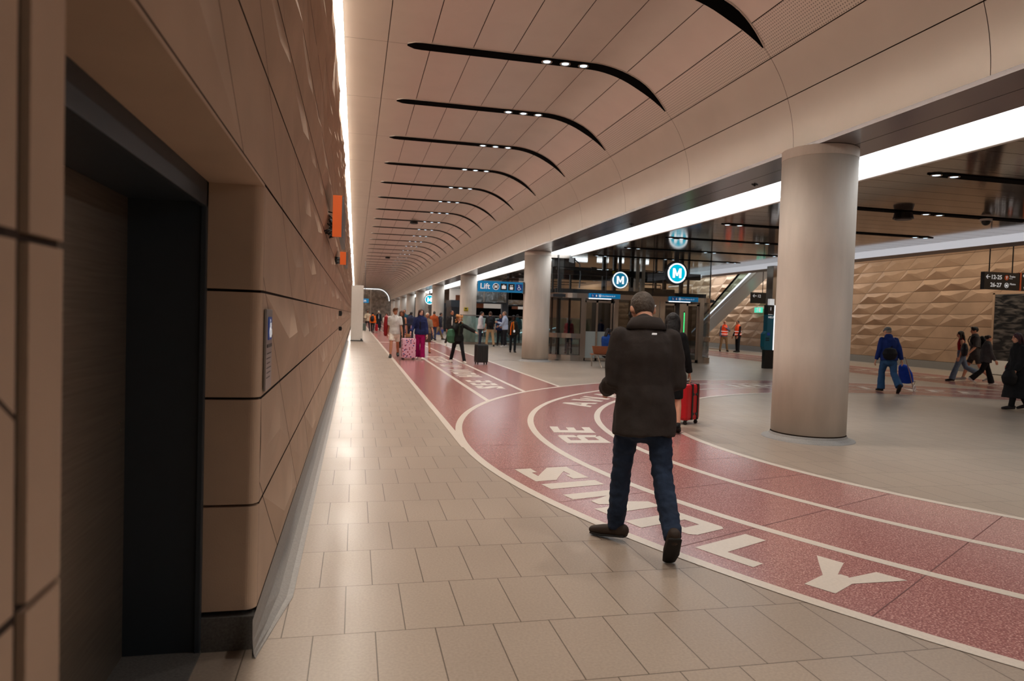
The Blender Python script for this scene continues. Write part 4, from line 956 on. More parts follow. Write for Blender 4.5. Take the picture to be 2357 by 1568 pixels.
#@@PEOPLE
# ------------------------------------------------------------------ people
class Blob:
    def __init__(s): s.V = []; s.F = []
    def rings(s, rs):
        base = len(s.V); n = len(rs[0])
        for r in rs: s.V += r
        for i in range(len(rs) - 1):
            for k in range(n):
                a = base + i * n + k; b = base + i * n + (k + 1) % n
                s.F.append((a, b, b + n, a + n))
        s.F.append(tuple(range(base, base + n))[::-1]); e = base + (len(rs) - 1) * n; s.F.append(tuple(range(e, e + n)))
    def tube(s, pts, radii, n=12, hint=(1, 0, 0), flat0=False, flat1=False):
        pts = [Vector(p) for p in pts]; rr = [(r if isinstance(r, tuple) else (r, r)) for r in radii]
        N = len(pts); out = []
        def ring(p, t, ra, rb):
            h = Vector(hint)
            if abs(t.dot(h)) > .95: h = Vector((0, 1, 0))
            u = (h - t * t.dot(h)).normalized(); v = t.cross(u)
            return [p + ra * math.cos(a) * u + rb * math.sin(a) * v for a in [2 * PI * k / n for k in range(n)]]
        for i, p in enumerate(pts):
            a = pts[max(0, i - 1)]; b = pts[min(N - 1, i + 1)]; t = (b - a).normalized(); ra, rb = rr[i]
            if i == 0 and not flat0:
                for th in (80, 50, 25): out.append(ring(p - t * min(ra, rb) * math.sin(math.radians(th)), t, ra * math.cos(math.radians(th)), rb * math.cos(math.radians(th))))
            out.append(ring(p, t, ra, rb))
            if i == N - 1 and not flat1:
                for th in (25, 50, 80): out.append(ring(p + t * min(ra, rb) * math.sin(math.radians(th)), t, ra * math.cos(math.radians(th)), rb * math.cos(math.radians(th))))
        s.rings(out); return s
    def ball(s, c, rx, ry=None, rz=None, R=None, n=14):
        ry = rx if ry is None else ry; rz = rx if rz is None else rz; c = Vector(c); rs = []
        m = n // 2 + 1
        for i in range(m + 1):
            th = PI * (i + .02 * (1 if i == 0 else -1 if i == m else 0) * 10) / m; th = min(max(th, .12), PI - .12)
            ring = []
            for k in range(n):
                a = 2 * PI * k / n; q = Vector((rx * math.sin(th) * math.cos(a), ry * math.sin(th) * math.sin(a), -rz * math.cos(th)))
                if R is not None: q = R @ q
                ring.append(c + q)
            rs.append(ring)
        s.rings(rs); return s
    def build(s, name, m, parent=None, vox=.012, smooth=3, extra=None, disp=None, cut=None):
        me = bpy.data.meshes.new(name); me.from_pydata([tuple(v) for v in s.V], [], s.F); me.update()
        o = bpy.data.objects.new(name, me); C.objects.link(o)
        if vox:
            r = o.modifiers.new('r', 'REMESH'); r.mode = 'VOXEL'; r.voxel_size = vox
            if smooth:
                q = o.modifiers.new('s', 'SMOOTH'); q.factor = .5; q.iterations = smooth
            me2 = bpy.data.meshes.new_from_object(o.evaluated_get(bpy.context.evaluated_depsgraph_get()))
            o.modifiers.clear(); o.data = me2; bpy.data.meshes.remove(me); me = me2; me.name = name
        if disp:
            amp, fr, st = disp; no = [v.normal.copy() for v in me.vertices]
            for v, nn in zip(me.vertices, no):
                p = Vector((v.co.x * fr, v.co.y * fr, v.co.z * fr * st)); d = noise.noise(p) + .5 * noise.noise(p * 2.1)
                v.co += nn * amp * d
        if cut or extra:
            bm = bmesh.new(); bm.from_mesh(me)
            if cut:
                for co, no in cut:
                    g = bmesh.ops.bisect_plane(bm, geom=bm.verts[:] + bm.edges[:] + bm.faces[:], plane_co=co, plane_no=no, clear_outer=True)
                    ed = [e for e in g['geom_cut'] if isinstance(e, bmesh.types.BMEdge)]
                    if ed: bmesh.ops.edgeloop_fill(bm, edges=ed) if False else bmesh.ops.holes_fill(bm, edges=ed)
            if extra:
                t = bpy.data.meshes.new('t'); t.from_pydata([tuple(v) for v in extra.V], [], extra.F); bm.from_mesh(t); bpy.data.meshes.remove(t)
            bm.to_mesh(me); bm.free()
        me.materials.clear(); me.materials.append(m)
        for p in me.polygons: p.use_smooth = True
        o.data = me
        if parent is not None: o.parent = parent
        return o

def rx(a): return Matrix.Rotation(math.radians(a), 3, 'X')
def rzm(a): return Matrix.Rotation(math.radians(a), 3, 'Z')
def rym(a): return Matrix.Rotation(math.radians(a), 3, 'Y')
SKIN = {'light': (206, 152, 126), 'tan': (178, 120, 92), 'brown': (118, 76, 56), 'dark': (74, 48, 38), 'pale': (220, 172, 150)}
_skin = {}
def skinmat(k):
    if k not in _skin: _skin[k] = mat('skin_' + k, rgb(*SKIN[k]), .55, var=.06, vscale=12, spec=.3)
    return _skin[k]

def person(label, x, y_, face, h, skin='light', sex='m', vox=.014, lean=3, twist=0, legs=((0, 0), (0, 0)), feet=(0, 0), splay=(6, 6), thigh_out=(2, 2),
           arms=((5, 8, 12, 0), (5, 8, 12, 0)), head=(0, 0), top=('shirt', (200, 200, 200)), sleeve=1.0, bottom=('trousers', (40, 42, 60)), hair=('short', (40, 30, 24)),
           shoes=(40, 38, 36), bulk=1.0, fit=.016, legfit='straight', extra=None, group=None, vest=None, collar=False, detail=False, inner=None):
    """left = index 0. legs: (hip flexion, knee flexion); arms: (flexion, abduction, elbow flexion, inward turn)"""
    s = h / 1.75; f = sex == 'f'
    B = Blob(); J = {}
    Pz = .93 * s
    pel = Vector((0, 0, Pz)); U = rx(-lean) @ Vector((0, 0, 1)); Rs = rx(-lean) @ rzm(twist)
    def sp(t_, dx=0, dy=0): return pel + Rs @ Vector((dx * s, dy * s, t_ * s))
    hipw = .092 if not f else .088; shw = (.166 if not f else .142) * (.6 + .4 * bulk)
    # legs
    LEG = []
    for i, sx in ((0, -1), (1, 1)):
        hf, kf = legs[i]
        hp = pel + Vector((sx * hipw * s, 0, -.02 * s))
        Rt = rym(-sx * thigh_out[i]) @ rx(hf)
        kn = hp + Rt @ Vector((0, 0, -.425 * s)); Rk = rym(-sx * thigh_out[i]) @ rx(hf - kf)
        an = kn + Rk @ Vector((0, 0, -.40 * s))
        fp = feet[i]; Rf = rzm(-sx * splay[i]) @ rx(-fp)
        heel = an + Rf @ Vector((0, -.045 * s, -.045 * s)); toe = an + Rf @ Vector((0, .165 * s, -.060 * s)); ball_ = an + Rf @ Vector((0, .10 * s, -.058 * s))
        LEG.append(dict(hp=hp, kn=kn, an=an, heel=heel, toe=toe, ball=ball_, Rf=Rf))
    low = min(min(L['heel'].z, L['toe'].z) for L in LEG) - .035 * s
    dz = -low
    def up_(v): return Vector((v.x, v.y, v.z + dz))
    pel.z += dz
    for L in LEG:
        for k in ('hp', 'kn', 'an', 'heel', 'toe', 'ball'): L[k] = up_(L[k])
    # arms
    ARM = []
    for i, sx in ((0, -1), (1, 1)):
        fl, ab, el, inn = arms[i]
        sh = sp(.442, sx * shw, -.005)
        Ru = Rs @ rym(-sx * ab) @ rx(fl); eb = sh + Ru @ Vector((0, 0, -.29 * s))
        Re = Ru @ rzm(sx * inn) @ rx(el); wr = eb + Re @ Vector((0, 0, -.25 * s))
        ARM.append(dict(sh=sh, eb=eb, wr=wr, R=Re))
    bw = bulk
    T = [(-.10, .135, .095), (-.03, .168 if f else .160, .112), (.05, .160 if f else .156, .108), (.14, .130 if f else .148, .094), (.24, .142 if f else .160, .106), (.34, .152 if f else .170, .112), (.42, .142 if f else .162, .100), (.465, .112 if f else .124, .084), (.50, .078, .068), (.52, .062, .060)]
    def trings(e, t0, t1, k=1.0, flare=0.0):
        pts, rr = [], []
        ts = sorted(set([t0, t1] + [q[0] for q in T if t0 < q[0] < t1]))
        for t_ in ts:
            for a, b in zip(T[:-1], T[1:]):
                if a[0] <= t_ <= b[0]: u = (t_ - a[0]) / (b[0] - a[0]); w = a[1] + (b[1] - a[1]) * u; d_ = a[2] + (b[2] - a[2]) * u
            if t_ < T[0][0]: w, d_ = T[0][1] + .02, T[0][2] + .012
            if t_ > T[-1][0]: w, d_ = T[-1][1:]
            if t_ < .1: w = max(w, .158); d_ = max(d_, .112)
            ex = e + flare * max(0, .25 - t_)
            pts.append(sp(t_)); rr.append(((w * bw + ex) * s, (d_ * (bw ** 1.4) + ex) * s))
        return pts, rr
    hx = Rs @ Vector((1, 0, 0))
    p_, r_ = trings(0, -.10, .52); B.tube(p_, r_, 16, hint=hx)
    for L in LEG: B.tube([L['hp'], L['hp'].lerp(L['kn'], .5), L['kn'], L['kn'].lerp(L['an'], .35), L['an']], [.082 * s * bw, .070 * s * bw, .053 * s, .056 * s, .036 * s], 12); B.tube([L['heel'], L['ball'], L['toe']], [.034 * s, (.042 * s, .03 * s), (.034 * s, .022 * s)], 10)
    XF = Blob()
    for i, A in enumerate(ARM):
        sx = (-1, 1)[i]
        B.tube([A['sh'], A['sh'].lerp(A['eb'], .5), A['eb'], A['eb'].lerp(A['wr'], .3), A['wr']], [.056 * s * bw, .047 * s * bw, .038 * s, .040 * s, .026 * s], 12)
        R = A['R']; w = A['wr']; q = lambda a, b, c: w + R @ Vector((a * s, b * s, c * s))
        # palm faces the thigh: fingers side by side along y
        B.tube([q(0, 0, -.01), q(0, 0, -.045), q(0, 0, -.085)], [(.016 * s, .026 * s), (.015 * s, .040 * s), (.012 * s, .038 * s)], 10, hint=R @ Vector((1, 0, 0)))
        for k, (dy, ln) in enumerate(((.029, .072), (.010, .082), (-.010, .076), (-.029, .060))):
            c1 = q(-sx * .010, dy, -.085 - ln * .55); c2 = q(-sx * .034, dy * .95, -.085 - ln * .92)
            XF.tube([q(0, dy, -.078), c1, c2], [.0095 * s, .0088 * s, .0072 * s], 7)
        XF.tube([q(-sx * .006, .030, -.03), q(-sx * .02, .056, -.066), q(-sx * .028, .058, -.094)], [.012 * s, .010 * s, .008 * s], 7)
    # neck and head
    hy, hp_ = head
    nk = sp(.50); HR = Rs @ rzm(hy) @ rx(-hp_)
    hc = sp(.565) + HR @ Vector((0, .022 * s, .098 * s))
    B.tube([sp(.47), sp(.545), hc + HR @ Vector((0, -.01 * s, -.06 * s))], [.064 * s, .054 * s, .052 * s], 12)
    hq = lambda a, b, c: hc + HR @ Vector((a * s, b * s, c * s))
    B.ball(hq(0, 0, .018), .075 * s, .094 * s, .098 * s, HR); B.ball(hq(0, .026, -.055), .056 * s, .062 * s, .062 * s, HR)
    B.tube([hq(0, .088, .008), hq(0, .108, -.030)], [.010 * s, .015 * s], 8)
    for sx in (-1, 1): B.ball(hq(sx * .078, -.008, -.005), .010 * s, .022 * s, .032 * s, HR, 10)
    body = B.build('person', skinmat(skin), None, vox * .8 if detail else vox, 2, XF)
    body.location = (x, y_, 0); body.rotation_euler = (0, 0, -math.radians(face))
    tag(body, label, 'person', group)
    vb = body
    # face
    E_ = Blob(); 
    for sx in (-1, 1): E_.ball(hq(sx * .031, .087, .004), .011 * s, .008 * s, .007 * s, HR, 8)
    E_.build('eye', M['blackm'], body, None)
    E_ = Blob()
    for sx in (-1, 1): E_.tube([hq(sx * .017, .094, .024), hq(sx * .045, .082, .026)], [.005 * s, .004 * s], 6)
    E_.build('eyebrow', cloth(hair[1] if hair[0] not in ('bald', 'cap') else (60, 45, 35), .8, 0), body, None)
    E_ = Blob(); E_.tube([hq(-.022, .084, -.066), hq(0, .090, -.065), hq(.022, .084, -.066)], [.005 * s, .007 * s, .005 * s], 6); E_.build('mouth', cloth((140, 74, 66), .5, 0), body, None)
    # shoes
    if shoes:
        for L in LEG:
            b = Blob(); R = L['Rf']; o_ = lambda p, a, c, d_: p + R @ Vector((a * s, c * s, d_ * s))
            b.tube([o_(L['heel'], 0, -.012, .014), o_(L['ball'], 0, 0, .010), o_(L['toe'], 0, .02, 0.002)], [(.040 * s, .044 * s), (.047 * s, .036 * s), (.038 * s, .026 * s)], 12, hint=R @ Vector((1, 0, 0)))
            b.tube([L['an'] + Vector((0, 0, 0)), o_(L['heel'], 0, .012, .0)], [.044 * s, .042 * s], 10)
            sh_ = b.build('shoe', cloth(shoes, .6, .1), body, vox * .8, 2)
            b = Blob(); b.tube([o_(L['heel'], 0, -.02, -.022), o_(L['ball'], 0, 0, -.020), o_(L['toe'], 0, .022, -.016)], [(.042 * s, .012 * s), (.050 * s, .012 * s), (.040 * s, .012 * s)], 12, hint=R @ Vector((1, 0, 0)))
            b.build('sole', cloth((36, 34, 33) if sum(shoes) < 400 else (220, 216, 210), .7, 0), sh_, None)
    # lower garment
    kind, colr = bottom
    if kind in ('trousers', 'shorts', 'leggings'):
        b = Blob(); e = {'trousers': .012, 'shorts': .022, 'leggings': .004}[kind]
        p_, r_ = trings(e, -.12, .14); b.tube(p_, r_, 16, hint=hx)
        for L in LEG:
            if kind == 'shorts':
                b.tube([L['hp'], L['hp'].lerp(L['kn'], .45), L['hp'].lerp(L['kn'], .80)], [(.095 * s * bw), .088 * s * bw, .086 * s * bw], 14, flat1=True)
            else:
                w = {'straight': (.088, .080, .066, .064, .058), 'slim': (.086, .074, .060, .058, .046), 'wide': (.092, .088, .080, .088, .098), 'skin': (.083, .071, .055, .058, .040)}[legfit]
                end = L['an'] + (L['an'] - L['kn']).normalized() * .025 * s
                b.tube([L['hp'], L['hp'].lerp(L['kn'], .5), L['kn'], L['kn'].lerp(end, .5), end], [w[0] * s * bw, w[1] * s * bw, w[2] * s, w[3] * s, w[4] * s], 14, flat1=True)
        b.build(kind if kind != 'leggings' else 'leggings', cloth(colr) if not detail else cloth(colr, var=.45, vscale=6, bump=.4, bscale=22), body, vox, 2, disp=((.010 if detail else .006) * s, 16 / s, .8 if not detail else 1.4))
    elif kind in ('skirt', 'dress'):
        hem = {'skirt': .46, 'dress': .78}[kind]; b = Blob()
        mid = (LEG[0]['kn'] + LEG[1]['kn']) / 2; sprd = abs(LEG[0]['kn'].y - LEG[1]['kn'].y) / 2
        pts = [sp(.14), sp(.02), sp(-.12), Vector((mid.x, mid.y * .8, pel.z - hem * s * .6)), Vector((mid.x, mid.y, pel.z - hem * s))]
        b.tube(pts, [(.15 * s * bw, .11 * s * bw), (.175 * s * bw, .125 * s * bw), (.18 * s * bw, .135 * s * bw + sprd * .3), (.18 * s, .13 * s + sprd * .8), (.19 * s, .14 * s + sprd)], 16, hint=hx, flat1=True)
        b.build(kind, cloth(colr), body, vox, 2, disp=(.008 * s, 12, .3))
    # upper garment
    kind, colr = top
    ee = {'shirt': fit, 'jacket': .030, 'coat': .034, 'puffer': .040, 'vesttop': .008}[kind]
    hem = {'shirt': -.10, 'jacket': -.14 if not detail else -.19, 'coat': -.10, 'puffer': -.08, 'vesttop': -.06}[kind]
    b = Blob(); p_, r_ = trings(ee, hem, .50, flare=.04 if kind in ('shirt', 'jacket') else 0)
    r_ = [(a, c + (.012 * s if kind != 'vesttop' else 0)) for a, c in r_]
    b.tube(p_, r_, 18, hint=hx, flat0=True)
    if kind == 'coat':
        mid = (LEG[0]['kn'] + LEG[1]['kn']) / 2; sprd = abs(LEG[0]['kn'].y - LEG[1]['kn'].y) / 2
        b.tube([sp(.1), sp(-.1), Vector((mid.x, mid.y * .7, pel.z - .38 * s)), Vector((mid.x, mid.y, pel.z - .66 * s))], [(.20 * s * bw, .16 * s * bw), (.225 * s * bw, .185 * s * bw), (.23 * s, .19 * s + sprd * .6), (.25 * s, .21 * s + sprd * .8)], 16, hint=hx, flat1=True)
    if kind != 'vesttop':
        for A in ARM:
            if sleeve <= .6: end = A['sh'].lerp(A['eb'], min(1, sleeve / .5)); b.tube([A['sh'], A['sh'].lerp(end, .6), end], [(.062 + ee * .7) * s * bw, (.056 + ee * .8) * s * bw, (.055 + ee * .8) * s * bw], 12, flat1=True)
            else:
                end = A['eb'].lerp(A['wr'], (sleeve - .5) / .5)
                w = ee * .75
                b.tube([A['sh'], A['sh'].lerp(A['eb'], .5), A['eb'], A['eb'].lerp(end, .5), end], [(.054 + w * .7) * s * bw, (.052 + w) * s * bw, (.046 + w) * s * bw, (.043 + w) * s, (.032 + w * .8) * s], 12, flat1=True)
    else:
        for sx in (-1, 1): b.tube([sp(.36, sx * .11, .07), sp(.5, sx * .115, 0), sp(.36, sx * .11, -.09)], [.016 * s] * 3, 8)
    dsp = (.012 * s, 11, .8) if kind in ('jacket', 'coat') else (.010 * s, 10, 5.0) if kind == 'puffer' else (.006 * s, 13, .8)
    if detail: dsp = (.017 * s, 7, .7)
    tp = b.build({'vesttop': 'tank_top', 'puffer': 'puffer_jacket'}.get(kind, kind), cloth(colr, bump=.3 if kind != 'puffer' else .5), body, vox, 3 if detail else 2, disp=dsp)
    if collar:
        b = Blob(); a0 = sp(.505, 0, -.012); 
        out = MB(); prev = None; n = 28
        for k in range(n + 1):
            a = 2 * PI * k / n; c_, s_ = math.cos(a), math.sin(a)
            open_ = s_ > .80
            rr = [(.088, .462), (.078, .505), (.074, .55 + (.022 if detail else 0) - .01 * s_), (.086, .555 + (.022 if detail else 0)), (.108, .535), (.118, .50)] if detail else [(.086, .465), (.074, .51), (.070, .535), (.084, .535), (.094, .495)]
            cur = [out.bm.verts.new(sp(z, r * c_ * (1.05 if not detail else 1.12), r * s_ * .95 - .006)) for r, z in rr]
            if prev:
                for j in range(len(rr) - 1): out.bm.faces.new((prev[j], cur[j], cur[j + 1], prev[j + 1]))
            prev = cur
        o = out.build('collar', cloth(collar if isinstance(collar, tuple) else colr), tp, smooth=True)
        md = o.modifiers.new('t', 'SOLIDIFY'); md.thickness = .006
    if inner:      # open front showing the shirt below
        b = Blob(); b.tube([sp(-.05, 0, .085), sp(.15, 0, .10), sp(.32, 0, .118), sp(.46, 0, .075)], [(.045 * s, .06 * s), (.05 * s, .06 * s), (.05 * s, .055 * s), (.045 * s, .06 * s)], 12, hint=hx)
        b.build('shirt_front', cloth(inner), body, vox, 2)
    if vest:
        b = Blob(); p_, r_ = trings(ee + .014, -.04, .47); r_ = [(a * .97, c + .014 * s) for a, c in r_]; b.tube(p_, r_, 18, hint=hx, flat0=True)
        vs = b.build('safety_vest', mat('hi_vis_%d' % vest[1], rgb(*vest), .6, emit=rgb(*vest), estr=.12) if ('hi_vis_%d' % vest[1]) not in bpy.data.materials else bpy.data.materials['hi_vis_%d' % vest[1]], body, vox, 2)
        g = MB()
        for z in (.05, .2):
            pts = [sp(z, (.185 * bw + ee) * math.cos(a), (.125 * bw ** 1.4 + ee + .022) * math.sin(a)) for a in [k * 2 * PI / 24 for k in range(24)]]; g.tube(pts, .014, 5, closed=True)
        g.build('reflective_band', M['signwhite'], vs)
    # hair
    hk, hcn = hair; hm = cloth(hcn, .6, .5, 60, .25, .35)
    if hk not in ('bald',):
        b = Blob()
        if hk == 'short': b.ball(hq(0, -.016, .026), .081 * s, .095 * s, .100 * s, HR)
        elif hk == 'thick': b.ball(hq(0, -.014, .038), .088 * s, .104 * s, .098 * s, HR); b.tube([hq(-.05, .06, .105), hq(.05, .06, .1)], [.03 * s, .03 * s], 8)
        elif hk in ('long', 'bob'):
            ln = .32 if hk == 'long' else .12
            b.ball(hq(0, -.014, .034), .090 * s, .102 * s, .094 * s, HR)
            b.tube([hq(0, -.06, .02), hq(0, -.085, -.08), hq(0, -.10, -.10 - ln * .45), hq(0, -.095, -.10 - ln)], [(.080 * s, .05 * s), (.088 * s, .045 * s), (.085 * s, .04 * s), (.06 * s, .025 * s)], 14, hint=HR @ Vector((1, 0, 0)))
            for sx in (-1, 1): b.tube([hq(sx * .066, .03, .07), hq(sx * .090, .008, 0), hq(sx * .088, 0, -.08), hq(sx * .075, -.02, -.10 - ln * .5)], [.026 * s, .026 * s, .028 * s, .02 * s], 10)
        elif hk == 'curly':
            b.ball(hq(0, -.02, .04), .098 * s, .108 * s, .10 * s, HR); rnd = random.Random(int(x * 100))
            for k in range(46):
                a = rnd.uniform(.15 * PI, 1.85 * PI); a = a - PI / 2 + PI * 0; z = rnd.uniform(-.17, .12); r = .105 if z > -.05 else .115
                cx_, cy_ = r * math.sin(rnd.uniform(-2.1, 2.1)), 0
                th = rnd.uniform(-2.15, 2.15); b.ball(hq(r * math.sin(th), -r * math.cos(th) * .95, z), .032 * s, n=8)
        elif hk == 'bun': b.ball(hq(0, -.014, .036), .082 * s, .096 * s, .090 * s, HR); b.ball(hq(0, -.10, .06), .04 * s)
        elif hk == 'hijab':
            b.ball(hq(0, -.016, .02), .092 * s, .104 * s, .108 * s, HR); b.tube([hq(0, -.02, -.03), sp(.52), sp(.43)], [(.085 * s, .085 * s), (.10 * s, .095 * s), (.17 * s, .13 * s)], 14, hint=hx)
        elif hk == 'cap':
            b.ball(hq(0, -.006, .050), .086 * s, .102 * s, .078 * s, HR); b.tube([hq(-.045, .085, .045), hq(0, .13, .035), hq(.045, .085, .045)], [.012 * s, .018 * s, .012 * s], 8)
        hv = vox * .75
        if hk in ('cap',):
            b.build('flat_cap', hm, body, hv, 2); b = Blob(); b.ball(hq(0, -.02, -.005), .079 * s, .085 * s, .05 * s, HR); b.build('hair', cloth((150, 140, 130), .7, .4, 60), body, hv, 2)
        else:
            cutp = None
            if hk in ('short', 'thick', 'bun'): cutp = [(hq(0, .055, -.02), HR @ Vector((0, .8, -.6)).normalized()), (hq(0, -.02, -.064), HR @ Vector((0, .15, -1)).normalized())]
            b.build('headscarf' if hk == 'hijab' else 'hair', hm, body, hv, 2, cut=cutp, disp=None if hk == 'hijab' else (.004 * s, 26, .12) if hk in ('long', 'bob') else (.0015 * s, 40, 1))
    body['x_'] = 0; del body['x_']
    info = dict(o=body, s=s, sp=sp, ARM=ARM, LEG=LEG, hq=hq, HR=HR, Rs=Rs, U=U, pel=pel, x=x, y=y_, face=face)
    def world(v): return Matrix.Translation((x, y_, 0)) @ Matrix.Rotation(-math.radians(face), 4, 'Z') @ Vector(v)
    info['w'] = world
    return info
def place(o, inf):
    o.location = (inf['x'], inf['y'], 0); o.rotation_euler = (0, 0, -math.radians(inf['face'])); return o

# ---- luggage
def suitcase(label, x, y_, rz, h, w, d_, col, handle=.42, spotted=False, tilt=0, carried=None, group=None, trim=False):
    t = empty('suitcase', (x, y_, 0), rz); tag(t, label, 'suitcase', group)
    if tilt: t.rotation_euler = (tilt, 0, rz)
    z0 = .06
    mcol = mat('case_%d_%d_%d' % col, rgb(*col), .4, var=.08, vscale=6)
    if spotted:
        nt = mcol.node_tree; b_ = nt.nodes['Principled BSDF']; v = nt.nodes.new('ShaderNodeTexVoronoi'); v.inputs['Scale'].default_value = 13
        tc = nt.nodes.new('ShaderNodeTexCoord'); nt.links.new(tc.outputs['Object'], v.inputs['Vector'])
        lt = nt.nodes.new('ShaderNodeMath'); lt.operation = 'LESS_THAN'; lt.inputs[1].default_value = .33; nt.links.new(v.outputs['Distance'], lt.inputs[0])
        cr = nt.nodes.new('ShaderNodeValToRGB'); cr.color_ramp.interpolation = 'CONSTANT'; cr.color_ramp.elements[0].color = rgb(150, 30, 50); cr.color_ramp.elements[1].position = .5; cr.color_ramp.elements[1].color = rgb(40, 60, 120)
        sx = nt.nodes.new('ShaderNodeSeparateColor'); nt.links.new(v.outputs['Color'], sx.inputs[0]); nt.links.new(sx.outputs[0], cr.inputs[0])
        mx = nt.nodes.new('ShaderNodeMix'); mx.data_type = 'RGBA'; mx.inputs[6].default_value = rgb(*col); nt.links.new(lt.outputs[0], mx.inputs[0]); nt.links.new(cr.outputs[0], mx.inputs[7]); nt.links.new(mx.outputs[2], b_.inputs['Base Color'])
    g = MB(); g.box(-w / 2, w / 2, -d_ / 2, d_ / 2, z0, z0 + h, min(.045, d_ * .2)); sh = g.build('shell', mcol, t, smooth=False)
    for k in range(0 if trim else 5):
        g = MB(); xx = -w / 2 + w * (k + .5) / 5; g.box(xx - .006, xx + .006, -d_ / 2 - .006, -d_ / 2 + .01, z0 + .08, z0 + h - .08); g.box(xx - .006, xx + .006, d_ / 2 - .01, d_ / 2 + .006, z0 + .08, z0 + h - .08)
        g.build('shell_rib', mcol, sh)
    g = MB(); g.tube([(-w * .45, 0, z0 + .045), (-w * .5 - .003, 0, z0 + .06), (-w * .5 - .003, 0, z0 + h - .06), (-w * .4, 0, z0 + h + .004), (w * .4, 0, z0 + h + .004), (w * .5 + .003, 0, z0 + h - .06), (w * .5 + .003, 0, z0 + .06)], .008, 6); g.build('zip', M['blackm'], t)
    if trim:
        g = MB()
        for xx in (-w * .08, w * .30): g.box(xx - .018, xx + .018, -d_ / 2 - .010, d_ / 2 + .010, z0 + .01, z0 + h + .004, .004)
        g.build('black_strap', M['blackm'], t)
        for sx in (-.5, .5):
            for zz in (.18, .72): g = MB(); g.ball((w * .1 + sx * w * .2, -d_ / 2 - .004, z0 + h * zz), .022, 10, (1, .4, 1)); g.build('strap_buckle', M['dark'], t)
    if handle:
        g = MB()
        for sx in (-1, 1): g.cyl((sx * w * .22, d_ * .3, z0 + h - .02), (sx * w * .22, d_ * .3, z0 + h + handle), .009, n=8)
        hd = g.build('pull_handle', M['steel'] if not spotted else mcol, t)
        g = MB(); g.box(-w * .22 - .02, w * .22 + .02, d_ * .3 - .018, d_ * .3 + .018, z0 + h + handle - .015, z0 + h + handle + .025, .008); g.build('grip', M['blackm'], hd)
    g = MB(); g.tube([(-.09, 0, z0 + h), (-.08, 0, z0 + h + .035), (.08, 0, z0 + h + .035), (.09, 0, z0 + h)], .011, 8); g.build('top_handle', M['blackm'], t)
    for sx in (-1, 1):
        for sy in (-1, 1):
            g = MB(); g.cyl((sx * w * .38 - .012, sy * d_ * .34, .028), (sx * w * .38 + .012, sy * d_ * .34, .028), .028, n=14); g.box(sx * w * .38 - .016, sx * w * .38 + .016, sy * d_ * .34 - .016, sy * d_ * .34 + .016, .03, z0 + .01); g.build('wheel', M['blackm'], t)
    return t
def backpack(label, inf, col, size=1.0, vox=.016, straps=(30, 30, 32)):
    sp = inf['sp']; b = Blob()
    b.tube([sp(.08, 0, -.215), sp(.2, 0, -.235), sp(.36, 0, -.225), sp(.45, 0, -.185)], [(.13 * size, .085 * size), (.15 * size, .10 * size), (.145 * size, .09 * size), (.10 * size, .06 * size)], 14, hint=inf['Rs'] @ Vector((1, 0, 0)))
    o = b.build('backpack', cloth(col, .7, .3), None, vox, 2); tag(o, label, 'backpack'); place(o, inf)
    b = Blob(); b.tube([sp(.10, 0, -.30), sp(.24, 0, -.325)], [(.10 * size, .04), (.105 * size, .05)], 12, hint=inf['Rs'] @ Vector((1, 0, 0))); b.build('front_pocket', cloth(col, .7, .3), o, vox, 2)
    g = MB()
    for sx in (-1, 1): g.tube([sp(.43, sx * .09, -.14), sp(.52, sx * .10, -.03), sp(.48, sx * .12, .11), sp(.36, sx * .135, .155), sp(.2, sx * .165, .10), sp(.12, sx * .17, -.12)], .018, 6)
    g.build('strap', cloth(straps, .8, .1), o)
    return o
def handbag(label, inf, centre, size, col, strap=None, vox=.014, name='handbag', cat='bag', soft=1.0):
    w, d_, h = size; c = Vector(centre); b = Blob()
    b.tube([c + Vector((0, 0, -h / 2 + .02)), c, c + Vector((0, 0, h / 2 - .02))], [(w * .42, d_ * .42), (w * .5, d_ * .5), (w * .40, d_ * .32)], 14)
    o = b.build(name, cloth(col, .6, .3), None, vox, 2); tag(o, label, cat); place(o, inf)
    if strap: g = MB(); g.tube(strap, .010, 6); g.build('strap', cloth((max(0, col[0] - 20), max(0, col[1] - 20), max(0, col[2] - 20)), .7, .1), o)
    return o
walkL = ((22, 6), (-14, 26)); walkR = ((-14, 26), (22, 6))
# the man in front
A = person('man in dark softshell jacket and blue jeans walking away, head bowed', 1.875, 4.26, 14, 1.77, 'light', 'm', .011, lean=4, twist=0, legs=((13, 6), (-11, 30)), feet=(4, 46), splay=(52, 2), thigh_out=(3, 4),
    arms=((2, 5, 74, -5), (2, 9, 88, 30)), head=(10, 34), top=('jacket', (50, 44, 42)), bottom=('trousers', (36, 48, 68)), hair=('short', (78, 68, 60)), shoes=(52, 42, 36), bulk=1.0, detail=True, collar=True, legfit='straight')
sp, s_ = A['sp'], A['s']
g = MB(); g.box(-.016, .016, -.002, .002, -.006, .006, .001); o = g.build('logo_tag', M['signwhite'], A['o']); o.location = sp(.465, .03, -.150); o.rotation_euler = (.5, 0, 0)
g = MB()
hq = A['hq']; g.tube([hq(-.083, .01, -.012), hq(-.088, .02, -.03), hq(-.082, .03, -.05)], .009, 8); g.build('earphone', M['blackm'], A['o'])
wr = (A['ARM'][0]['wr'] + A['ARM'][1]['wr']) / 2
t = empty('phone'); tag(t, 'dark phone held in front by the man in softshell jacket', 'phone'); place(t, A)
q = A['ARM'][1]; pc = q['wr'] + q['R'] @ Vector((-.03, .0, -.10)); g = MB(); g.box(-.038, .038, -.075, .075, -.004, .004, .003); b_ = g.build('case', M['blackm'], t); b_.location = pc; b_.rotation_euler = (.6, 0, .2)
